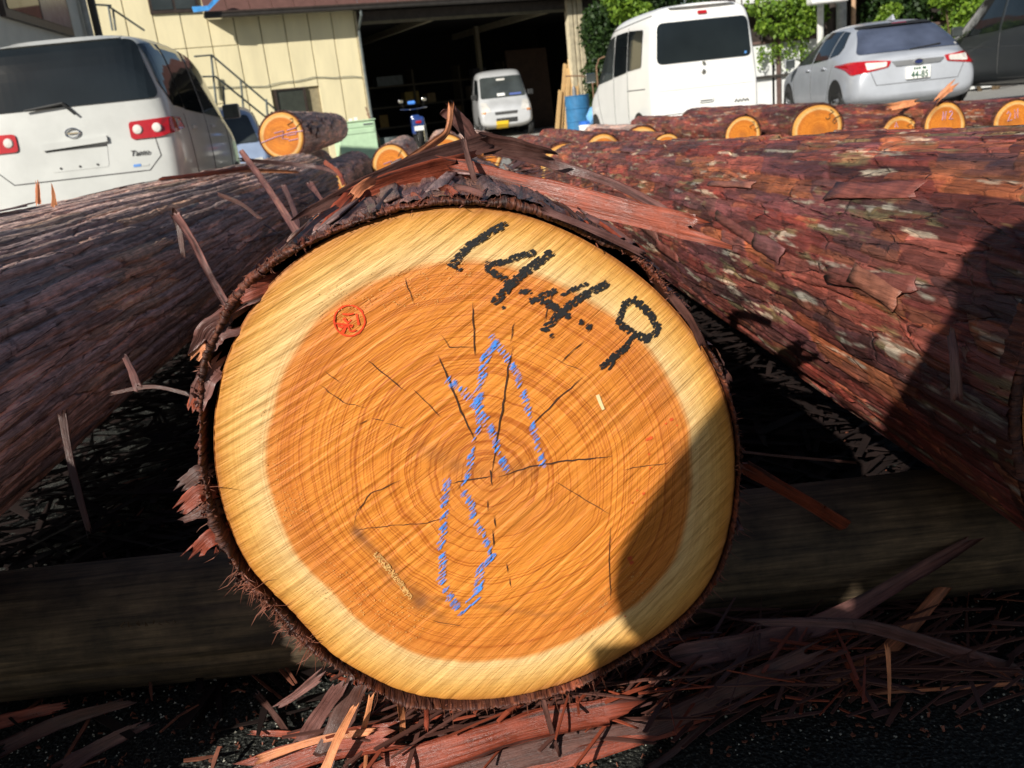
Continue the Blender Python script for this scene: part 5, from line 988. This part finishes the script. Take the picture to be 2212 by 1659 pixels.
M_FRAMEB = mat('bronze_frame', (.05, .035, .028), .4); M_RAIL = mat('grey_rail', (.11, .13, .13), .5); M_DOOR = mat('door_glass_dark', (.045, .05, .04), .3)
B = empty('workshop_building', WR, WA); tag(B, 'cream panelled workshop with brown lean-to roof and a dark open garage', 'building')
GL = -6.55
def wb(name, a, b, m_, par=B, bevel=0): return MB().box(a, b).build(name, m_, par, bevel=bevel)
x = GL-.06; k = 0
while x > -14.2:
    w = .60; zs = [0, 6.2] if x > -9.4 else [0, 2.9, 6.2] if k % 2 else [0, 1.6, 2.9, 6.2]
    if -9.0 < x-w/2 < -8.1: zs = [1.80, 6.2]
    for z0, z1 in zip(zs, zs[1:]):
        p = wb('wall_panel', (x-w+.012, 0, z0+.008), (x-.012, .05, z1-.008), M_PANEL, bevel=.006); p.location.y = rng.uniform(-.004, .004)
    x -= w; k += 1
wb('wall_backing', (-14.2, .052, 0), (GL-.05, .10, 6.2), M_SEAL)
wb('corner_trim', (GL-.055, -.02, 0), (GL+.03, .12, 3.5), M_POST)
d = wb('door', (-8.90, .0, .02), (-8.23, .045, 1.77), M_DOOR)
for a, b in (((-8.96, -.03, 0), (-8.90, .05, 1.81)), ((-8.23, -.03, 0), (-8.17, .05, 1.81)), ((-8.90, -.03, 1.77), (-8.23, .05, 1.81))): wb('door_frame', a, b, M_FRAMEB, d)
wb('door_handle', (-8.34, -.05, .95), (-8.30, 0, 1.08), M_CHROME, d)
# windows high on the wall
for xa, xb in ((-11.45, -10.36),):
    f = wb('window', (xa, -.05, 3.68), (xb, .04, 4.7), M_FRAMEB); wb('pane', (xa+.06, -.06, 3.76), ((xa+xb)/2-.03, -.05, 4.62), M_GLASS2, f); wb('pane', ((xa+xb)/2+.03, -.06, 3.76), (xb-.06, -.05, 4.62), M_GLASS2, f)
# lean-to roof
ED = -.40; EX0 = -10.30; EX1 = 3.5; EZ = 3.60
mb = MB(); n = 26
for i in range(n):
    xa = EX0+(EX1-EX0)*i/n; xb = EX0+(EX1-EX0)*(i+1)/n-.012
    mb2 = MB(); vs = [(xa, ED, EZ), (xb, ED, EZ), (xb, .0, EZ+.62), (xa, .0, EZ+.62)]; vs += [(a, b_, c+.03) for a, b_, c in vs]
    mb2.add(vs, ((0,3,2,1),(4,5,6,7),(0,1,5,4),(1,2,6,5),(2,3,7,6),(3,0,4,7))); mb2.build('roof_sheet', M_ROOF, B)
mb = MB(); mb.box((EX0, ED, EZ-.06), (EX1, -.06, EZ-.03)); mb.build('soffit', M_SOFFIT, B)
g = wb('gutter', (EX0-.05, ED-.14, EZ-.13), (EX1, ED-.005, EZ-.01), M_GUTTER, bevel=.03); wb('gutter_lip', (EX0-.05, ED-.155, EZ-.03), (EX1, ED-.141, EZ+.01), M_FRAMEB, g)
MB().tube([(GL-.02, ED-.07, EZ-.13), (GL-.02, ED-.07, EZ-.25), (GL-.02, -.10, EZ-.55), (GL-.02, -.08, 2.0), (GL+.0, -.07, .05)], .035, 8).build('downpipe', M_RAIL, B)
MB().tube([(x_, -.03, 1.96+.04*math.sin(x_*2.2)+.02*math.sin(x_*7)) for x_ in [GL-.1-.25*i for i in range(22)]], .010, 5).build('wall_cable', M_RAIL, B)
o = MB().add([(-.28,0,0),(.05,0,.02),(.42,0,.30),(.30,0,.34),(.05,0,.12),(-.30,0,.12),(-.28,-.06,0),(.05,-.10,.02),(.42,-.06,.30),(.30,-.05,.34),(.05,-.09,.12),(-.30,-.05,.12)], ((0,1,4,5),(1,2,3,4),(6,11,10,7),(7,10,9,8),(0,6,7,1),(1,7,8,2),(3,9,10,4),(4,10,11,5),(5,11,6,0),(2,8,9,3))).build('blue_sheet', mat('blue_tarp', (.06, .30, .70), .5)); o.location = wl(EX0+.0, ED-.18, EZ+.0); o.rotation_euler[2] = WA
tag(o, 'scrap of bright blue sheet caught on the left end of the brown roof', 'sheet')
# garage interior: side walls, back wall, ceiling, beams
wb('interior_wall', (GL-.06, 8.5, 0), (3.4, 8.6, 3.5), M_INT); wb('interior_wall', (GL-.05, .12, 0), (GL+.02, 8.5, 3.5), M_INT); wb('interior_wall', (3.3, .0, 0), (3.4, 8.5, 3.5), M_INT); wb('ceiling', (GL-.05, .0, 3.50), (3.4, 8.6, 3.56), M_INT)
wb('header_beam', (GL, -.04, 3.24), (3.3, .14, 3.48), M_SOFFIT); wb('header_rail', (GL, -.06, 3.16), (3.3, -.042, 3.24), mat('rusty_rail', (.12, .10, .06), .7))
for x_ in (-4.0, -.3): wb('ceiling_joist', (x_, .2, 3.3), (x_+.14, 8.4, 3.49), M_POST)
wb('interior_column', (-.45, 6.0, 0), (-.33, 6.2, 3.5), M_POST)
# the pair of channel columns at the right of the mouth
for i, (a, b_) in enumerate(((-.44, -.28), (-.24, -.14), (-.10, .06))): wb('mouth_column', (a, -.16, 0), (b_, .02-.03*i, 3.46), M_POST, bevel=.01)
# concrete apron
ap = quads('concrete_apron', [tuple(wl(GL-.5, -2.2, .012)), tuple(wl(4.5, -2.2, .012)), tuple(wl(4.5, 8.4, .012)), tuple(wl(GL-.5, 8.4, .012))], [(0, 1, 2, 3)], M_CONC, smooth=False); tag(ap, kind='structure')
# shelf with boxes inside
sh = empty('storage_rack', wl(-2.1, 6.2), WA); tag(sh, 'dim storage rack with boxes at the back of the garage', 'rack'); M_RACK = mat('rack_steel', (.10, .08, .05), .7)
for x_ in (-2.6, -.9, .8, 2.5): MB().box((x_, -.3, 0), (x_+.06, .3, 2.3)).build('rack_post', M_RACK, sh)
for z in (.5, 1.15, 1.8): MB().box((-2.6, -.3, z), (2.56, .3, z+.05)).build('rack_shelf', M_RACK, sh)
for i, (x_, z, w, h, c) in enumerate([(-2.1, 1.85, .9, .3, (.18, .2, .2)), (-1.2, 1.2, .5, .4, (.35, .24, .06)), (-.4, 1.2, .3, .3, (.25, .17, .08)), (.3, .55, .6, .45, (.2, .12, .05)), (1.2, 1.2, .7, .4, (.2, .15, .1)), (-2.2, .55, .3, .4, (.3, .18, .05)), (1.4, 1.85, .5, .3, (.1, .1, .12))]):
    o = MB().box((0, -.2, 0), (w, .2, h)).build('storage_box', mat('box_%d' % i, c, .8), None, bevel=.01); o.location = wl(-2.1+x_, 6.2, z+.002); o.rotation_euler[2] = WA
    tag(o, ['grey box on the top shelf of the rack in the dark garage', 'ochre crate in the middle of the rack', 'small tan box beside the ochre crate on the rack', 'brown box on the lowest shelf of the rack', 'brownish box at the right of the middle shelf', 'small ochre box at the left of the lowest shelf', 'dark box at the right of the top shelf'][i], 'box', 'boxes on the storage rack')
o = MB().box((-.75, -.04, 0), (.75, .04, 2.5)).build('plywood_panel', mat('dim_plywood', (.06, .032, .018), .7)); o.location = wl(.2, 3.6); o.rotation_euler = (R_(-4), 0, WA); tag(o, 'tall brown board standing in the dark right of the silver van', 'board')
# planks leaning at the column
M_PLANK = mat('pale_plank', (.62, .40, .18), .7, var=.25, scale=6, stretch=(14, 14, 1)); 
for i, (x_, y_, L, lean, tilt) in enumerate([(-.95, -.30, 1.95, 14, 12), (-.80, -.36, 1.75, 12, 9), (-.62, -.34, 2.0, 13, 5), (-1.12, -.40, 1.2, 16, 14), (-.48, -.44, 1.5, 14, 7)]):
    o = MB().box((-.06, -.015, 0), (.06, .015, L)).build('plank', M_PLANK, None, bevel=.004); o.location = wl(x_-.12, y_); o.rotation_euler = (R_(-lean), R_(tilt+7), WA)
    tag(o, ['leftmost tall pale plank leaning at the garage column', 'second pale plank from the left at the garage column', 'tallest pale plank leaning at the garage column', 'short pale plank lowest on the left of the leaning boards', 'pale plank nearest the blue drum'][i], 'plank', 'planks leaning at the garage column')
# blue drum with things round it
dp = at_Y(1249, 250, 21.7); dp.z = .01
M_DRUM = mat('blue_drum_paint', (.035, .16, .33), .4, var=.2)
o = empty('oil_drum', dp); tag(o, 'blue steel drum standing by the garage column', 'drum')
MB().add(*lathe([(0, 0), (.28, 0), (.292, .01), (.285, .03), (.285, .28), (.296, .295), (.285, .31), (.285, .57), (.296, .585), (.285, .60), (.285, .85), (.295, .87), (.28, .88), (.275, .865), (0, .865)], 32, 'Z')).build('drum_shell', M_DRUM, o, False)
MB().add(*lathe([(0, .87), (.03, .87), (.03, .89), (0, .89)], 12, 'Z')).build('bung', M_CHROME, o).location = (.15, .05, 0)
o = MB().add(*lathe([(0, 0), (.05, 0), (.05, .16), (.03, .2), (.03, .22), (0, .22)], 14, 'Z')).build('tin_can', M_ALLOY); o.location = dp+Vector((-.05, 0, .868)); tag(o, 'small metal can on top of the blue drum', 'can')
q = at_Y(1266, 285, 20.9); q.z = .01
o = empty('paint_bucket', q); tag(o, 'small blue and white bucket standing in front of the blue drum', 'bucket'); MB().add(*lathe([(0, 0), (.13, 0), (.15, .3), (.14, .3), (.125, .02), (0, .02)], 20, 'Z')).build('bucket_wall', mat('blue_plastic', (.03, .14, .55), .4), o, False); MB().add(*lathe([(.138, .08), (.150, .08), (.155, .22), (.145, .22)], 20, 'Z')).build('bucket_label', M_WPLATE, o)
o = MB().add([(-.16,0,.0),(.14,-.05,.02),(.20,.05,.22),(.08,.02,.40),(-.10,.03,.36),(-.2,.02,.18),(0,-.16,.2)], ((0,1,6),(1,2,6),(2,3,6),(3,4,6),(4,5,6),(5,0,6),(0,5,4,3,2,1))).build('blue_bag', mat('light_blue_sheet', (.15, .38, .70), .5)); o.location = q+Vector((.22, -.1, .22)); tag(o, 'crumpled light blue bag leaning on the blue drum', 'bag')
# pipe frame of a hand cart
hc = empty('cart_handle', at_Y(1270, 250, 21.3)); hc.location.z = 0; tag(hc, 'brown bent pipe handle of a hand cart right of the blue drum', 'cart'); M_RUST = mat('rusty_pipe', (.20, .11, .06), .6)
MB().tube([(-.45,0,1.33),(-.10,0,1.30),(.08,0,1.24),(.16,0,1.10),(.18,0,.02)], .016, 8).build('frame_tube', M_RUST, hc); MB().tube([(.30,.1,.02),(.29,.1,1.45),(.36,.1,1.62),(.5,.1,1.66)], .018, 8).build('frame_tube', M_RUST, hc)
for z in (.35, .75, 1.1): MB().tube([(.18, 0, z), (.29, .1, z)], .012, 6).build('cross_tube', M_RUST, hc)
# pale green cabinet and clutter left of the mouth
q = at_Y(768, 290, 21.2); q.z = 0
cb = empty('green_cabinet', q, R_(20)); tag(cb, 'pale green metal cabinet in front of the garage left edge', 'cabinet'); M_MINT = mat('mint_paint', (.55, .76, .50), .45, var=.08)
MB().box((-.46, -.3, 0), (.42, .3, .84)).build('cabinet_body', M_MINT, cb, bevel=.015); MB().box((-.48, -.33, .845), (.44, .33, .87)).build('cabinet_top', M_MINT, cb, bevel=.008)
for z in (.60, .73): MB().box((-.42, -.312, z-.02), (.38, -.302, z+.08)).build('drawer_front', M_MINT, cb, bevel=.006)
MB().box((.14, -.33, .76), (.34, -.313, .785)).build('handle', M_ALLOY, cb)
for i, x_ in enumerate((-.40, -.3, -.12, .0)): MB().box((0, -.03, 0), (.07, .03, .05+.02*(i % 2))).build('knob_box', M_WPLATE, cb).location = (x_, -.1, .872)
for i, (px_, h) in enumerate(((812, 1.15), (818, 1.0))):
    p0 = at_Y(px_+14, 290, 21.8); p0.z = 0; o = MB().tube([p0, p0+Vector((-.34-.05*i, .3, h))], .018, 6).build('leaning_pole', M_RUST); tag(o, ['thin brown pole leaning on the garage left edge', 'shorter brown pole leaning beside the thin one'][i], 'pole', 'poles leaning at the garage')
p0 = at_Y(838, 290, 21.5); p0.z = 0; o = MB().add(*lathe([(0,0),(.2,0),(.23,.42),(.2,.42),(.18,.04),(0,.04)], 18, 'Z')).build('grey_bucket', M_RAIL); o.location = p0; tag(o, 'grey bucket right of the pale green cabinet', 'bucket')
# motorcycle seen from behind
mq = empty('motorcycle', wl(-5.62, -.9), R_(8)); tag(mq, 'dark blue motorcycle with a white plate, parked inside the garage mouth', 'motorcycle'); M_MBLUE = mat('blue_fairing', (.02, .05, .2), .25, Coat_Weight=1.0)
for wy in (.0, 1.25):
    w_ = MB().add(*lathe([(.20,-.05),(.28,-.06),(.31,0),(.28,.06),(.20,.05)], 28)).build('wheel', M_TYRE, mq); w_.location = (0, wy, .31); MB().add(*lathe([(.20,-.03),(.19,0),(.20,.03)], 24)).build('rim', M_ALLOY, w_)
MB().box((-.10, .1, .55), (.10, .75, .72)).build('seat', M_BLACK, mq, bevel=.04); MB().box((-.13, .55, .35), (.13, 1.0, .85)).build('fairing', M_MBLUE, mq, bevel=.06); MB().box((-.16, -.28, .55), (.16, .05, .80)).build('tail_box', M_MBLUE, mq, bevel=.05)
MB().box((-.07, -.30, .64), (.07, -.27, .70)).build('tail_light', M_REDLENS, mq); MB().box((-.12, -.33, .46), (.12, -.315, .57)).build('number_plate', M_WPLATE, mq)
MB().tube([(-.36, .85, 1.02), (-.12, .92, 1.0), (.12, .92, 1.0), (.36, .85, 1.02)], .014, 6).build('handlebar', M_CHROME, mq)
for s_ in (-1, 1): MB().tube([(s_*.26, .9, 1.02), (s_*.30, .88, 1.2)], .008, 5).build('mirror_stem', M_BLACK, mq); MB().box((-.06, 0, -.04), (.06, .02, .04)).build('mirror', M_CHROME, mq, bevel=.01).location = (s_*.31, .88, 1.22)
MB().add(*lathe([(.02,-.15),(.045,-.14),(.05,.3),(.03,.32)], 12, 'Y')).build('exhaust', M_CHROME, mq).location = (.17, .1, .30)
o = MB().box((-.10, -.08, 0), (.10, .08, .09)).build('hanging_cloth', mat('bright_blue_cloth', (.05, .22, .7), .7), None, bevel=.03); o.location = wl(-5.45, -.2, 1.12); tag(o, 'bright blue cloth hung on the motorcycle handlebar', 'cloth')
# outside stair rail on the left
def rail(name, lab, pts, posts):
    o = empty(name, pts[0][0]); o.location = (0, 0, 0); tag(o, lab, 'railing')
    for ln in pts: MB().tube(ln, .022, 6).build('rail_tube', M_RAIL, o)
    for a, b_ in posts: MB().tube([a, b_], .024, 6).build('rail_post', M_RAIL, o)
    return o
D_ = 20.5
def q_(x, y, d=D_): return at_Y(x, y, d)
rail('stair_railing', 'grey pipe railing of the outside stair going down to the door', [[q_(420,122,20.2), q_(457,119), q_(605,245,21.5)], [q_(425,166,20.2), q_(465,165), q_(585,262,21.5)]], [(q_(456,119), q_(470,250)), (q_(575,214,21.2), q_(580,275,21.2)), (q_(482,186,20.7), q_(488,262,20.7)), (q_(520,174,21), q_(530,280,21))])
rail('upper_railing', 'thin brown rail at the upper left corner of the workshop wall', [[q_(232,12,20.5), q_(312,66,21)], [q_(205,10,20.2), q_(240,12,20.5)]], [(q_(234,14,20.5), q_(243,66,20.5)), (q_(244,22,20.55), q_(250,66,20.55))])
# ------------------------------------------------------------------ grey house at the upper left, side wall seen at a slant
HN = Vector((at_Y(192, 80, 14.9).x, 14.9, 0)); HA = math.atan2(.134, .99)
H_ = empty('grey_house', HN, HA); tag(H_, 'pale grey house wall with a dark sliding window at the upper left corner', 'building')
M_HW = mat('grey_render', (.62, .60, .53), .85, var=.06, scale=4, bump=.002)
MB().box((-7, -5.2, 0), (-.02, 0, 4.4)).build('wall', M_HW, H_); MB().box((-7.3, -5.5, 4.4), (.2, .2, 4.52)).build('roof', M_ROOF, H_)
f = MB().box((-.02, -3.6, 2.45), (.05, -.95, 3.75)).build('window', M_FRAMEB, H_); MB().box((.05, -3.5, 2.55), (.06, -2.3, 3.67)).build('pane', M_GLASS, f); MB().box((.05, -2.25, 2.55), (.06, -1.05, 3.67)).build('pane', mat('pale_pane', (.16, .17, .18), .2), f)
MB().tube([(.06, -.12, 0), (.06, -.12, 4.38)], .05, 10).build('downpipe', mat('grey_pipe', (.4, .4, .38), .5), H_); MB().tube([(.10, .22, 0), (.10, .22, 4.38)], .06, 8).build('downpipe', M_GUTTER, H_)
# ------------------------------------------------------------------ right background: fence, vines, shed, poles
M_FENCE = mat('white_sheet_fence', (.66, .67, .66), .6, var=.1, scale=2); M_FPOST = mat('brown_post', (.10, .06, .05), .7)
fn = empty('sheet_fence', (0, 0, 0)); tag(fn, 'white sheet fence with brown posts between the van and the hatchback', 'fence')
FD = 21.5
def fx(px): return at_Y(px, 225-.11*(px-1106), FD).x
MXF = fx(1610)
for i in range(9):
    a = fx(1610)+i*.66; MB().box((a+.03, FD, .05), (a+.63, FD+.03, 1.55)).build('fence_sheet', M_FENCE, fn)
for px_ in (1681, 1790, 1890): MB().box((fx(px_)-.045, FD-.06, 0), (fx(px_)+.045, FD-.004, 1.8)).build('fence_post', M_FPOST, fn)
MB().box((fx(1610), FD-.09, .80), (fx(2100), FD-.062, .86)).build('fence_rail', M_GUTTER, fn); MB().box((fx(1610), FD-.05, 1.56), (fx(2100), FD+.06, 1.62)).build('fence_rail', M_FPOST, fn)
sd_ = empty('timber_shed', (0, 0, 0)); tag(sd_, 'dark weathered timber shed overgrown with vines behind the white fence', 'building'); M_SHED = mat('dark_timber', (.035, .025, .02), .85, var=.5, scale=4)
for i in range(36): a = fx(1560)+i*.30; MB().box((a, FD+.8, 0), (a+.285, FD+.84+.01*(i % 2), 3.9)).build('shed_board', M_SHED, sd_)
MB().box((fx(1560), FD+.2, 2.38), (fx(2250), FD+.78, 2.46)).build('shed_eave', M_SHED, sd_); 
for i in range(14): MB().box((fx(1600)+i*.16, FD+.25, 2.47), (fx(1600)+i*.16+.12, FD+.29, 3.3)).build('eave_slat', M_FENCE, sd_)
MB().box((fx(2080), FD+.70, 2.2), (fx(2130), FD+.78, 3.0)).build('ochre_board', mat('ochre', (.45, .2, .05), .8), sd_)
def pole(px_, y0, r, m_, lab, d, h=5):
    p = at_Y(px_, 100, d); p.z = 0; o = MB().tube([p, p+Vector((0, 0, h))], r, 12).build('utility_post', m_); tag(o, lab, 'post', 'posts behind the hatchback')
pole(1772, 0, .07, mat('white_post', (.6, .6, .56), .6), 'white post left of the others behind the hatchback', 20.5); pole(1817, 0, .11, mat('grey_post', (.30, .31, .30), .7), 'thick grey post behind the hatchback', 20.8); pole(1796, 0, .10, M_SHED, 'dark post between the white and the grey post', 21.0); pole(1843, 0, .05, mat('pale_rust', (.4, .25, .15), .7), 'thin rusty post right of the grey post', 20.9)
wc = MB().box((-.35, -.2, 0), (.45, .2, .5)).build('white_box', M_WHITE, None, bevel=.05); wc.location = at_Y(1783, 8, 20.0); tag(wc, 'white box fixed high on the posts at the top edge', 'box')
# foliage: many separate leaf faces
def leaf_mat(name, a, b_, rough=.55):
    m = NT(name); n = m.noise(m.coord(), 1.7, 3.0); r = m.attr('rnd').outputs['Fac']
    c = m.mix(r, a, b_); tr = m.n('ShaderNodeBsdfTranslucent'); m.t.links.new(c, tr.inputs[0]); mx = m.n('ShaderNodeMixShader'); mx.inputs[0].default_value = .35
    m.P(Base_Color=c, Roughness=rough); m.t.links.new(m.p.outputs[0], mx.inputs[1]); m.t.links.new(tr.outputs[0], mx.inputs[2]); m.t.links.new(mx.outputs[0], m.o.inputs[0]); return m.m
LM1 = leaf_mat('bright_leaf', (.10, .20, .02), (.22, .34, .03)); LM2 = leaf_mat('dark_leaf', (.012, .034, .008), (.04, .085, .014)); M_STEM = mat('vine_stem', (.09, .06, .03), .8)
def leaves(name, lab, cat, clumps, n, size, m_, seed, droop=0.0, stems=True, group=None):
    r = np.random.RandomState(seed); C = np.array([c[:3] for c in clumps]); S_2 = np.array([c[3:6] for c in clumps]); k = r.choice(len(clumps), n, p=None)
    d = r.normal(size=(n, 3)); d /= np.linalg.norm(d, axis=1)[:, None]; rad = r.uniform(.45, 1.0, n)[:, None]**.7; P = C[k]+d*rad*S_2[k]; P[:, 2] -= droop*r.uniform(0, 1, n)**2
    a = r.normal(size=(n, 3)); a[:, 2] -= .5; a /= np.linalg.norm(a, axis=1)[:, None]; b_ = np.cross(a, r.normal(size=(n, 3))); b_ /= np.linalg.norm(b_, axis=1)[:, None]; c_ = np.cross(a, b_)
    s = size*r.uniform(.5, 1.3, n)[:, None]; V = np.stack([P, P+a*s*.5+b_*s*.38+c_*s*.08, P+a*s*1.1, P+a*s*.5-b_*s*.38+c_*s*.08], 1).reshape(-1, 3); Q = np.arange(4*n).reshape(-1, 4)
    o = empty(name); tag(o, lab, cat, group); cr = quads('crown' if cat == 'tree' else 'foliage', V, Q, m_, o, smooth=False, attrs={'rnd': np.repeat(r.uniform(0, 1, n), 4)}); cr['kind'] = 'stuff'
    if stems:
        mb = MB(); rd = random.Random(seed)
        for c in clumps:
            base = Vector((c[0]+rd.uniform(-.4, .4), c[1]+.1, 0)); mid = Vector((c[0]+rd.uniform(-.3, .3), c[1], c[2]*.5)); mb.tube([base, mid, Vector(c[:3])], [.05, .035, .012], 6)
        st_ = mb.build('trunk' if cat == 'tree' else 'stem', M_STEM, o); st_['kind'] = 'stuff'
    return o
def cl(specs, d):
    out = []
    for x_, y_, rx, rz, ry in specs: p = at_Y(x_, y_, d); out.append((p.x, p.y, p.z, rx*d/F, ry, rz*d/F))
    return out
leaves('hedge_tree', 'dark evergreen tree filling the gap between garage column and white van', 'tree', cl([(1295,70,40,60,.8),(1300,170,38,60,.8),(1330,120,40,60,.8),(1360,200,45,60,.8),(1290,240,35,40,.6),(1345,30,30,30,.6),(1400,130,60,90,.8)], 24.5), 16000, .10, LM2, 1)
leaves('vine', 'bright green vine spilling over the dark tree left of the van roof', 'plant', cl([(1350,20,36,26,.5),(1385,35,30,26,.5),(1330,-5,30,18,.5),(1370,60,16,14,.4)], 23.6), 1900, .11, LM1, 2, stems=False)
leaves('vine', 'bright green vine hanging over the white fence behind the white van', 'plant', cl([(1650,10,40,22,.5),(1710,15,46,26,.5),(1735,50,30,24,.4),(1690,60,26,18,.4),(1650,55,16,14,.3),(1765,25,22,34,.4),(1745,-15,50,20,.5)], 21.2), 2000, .095, LM1, 3, droop=.05, stems=False)
leaves('vine', 'thin vine strands trailing down the white fence', 'plant', cl([(1700,100,20,26,.15),(1738,110,10,30,.1),(1725,85,24,14,.15),(1645,110,8,12,.1),(1672,100,14,8,.1)], 21.3), 520, .075, LM1, 4, droop=.35, stems=False)
leaves('shrub', 'green climbing plant behind the hatchback roof', 'plant', cl([(1880,60,30,30,.5),(1930,40,36,40,.5),(1975,50,36,40,.5),(1900,10,40,24,.5),(1970,5,40,24,.5),(2030,60,20,30,.4),(1870,90,26,16,.4)], 22.0), 3000, .10, LM2, 5, stems=False)
leaves('shrub', 'pale green plant standing behind the hatchback antenna', 'plant', cl([(1905,55,20,20,.4),(1940,62,18,14,.4),(1925,22,22,14,.4)], 21.4), 700, .09, LM1, 6)
leaves('leafy_tree', 'sunlit yellow green tree above the dark minivan', 'tree', cl([(2075,15,34,28,.6),(2120,25,40,26,.6),(2160,5,46,26,.6),(2070,60,20,24,.5),(2205,0,40,20,.6),(2110,-30,60,30,.7),(2040,-10,20,22,.5)], 21.0), 3200, .11, LM1, 7)
leaves('dark_tree', 'dark tree mass behind the shed at the upper right', 'tree', cl([(1650,-20,120,60,1.5),(1850,-30,120,60,1.5),(2050,-20,120,60,1.5),(2200,40,60,80,1.5),(1480,-20,120,60,1.5)], 27), 12000, .16, LM2, 8)
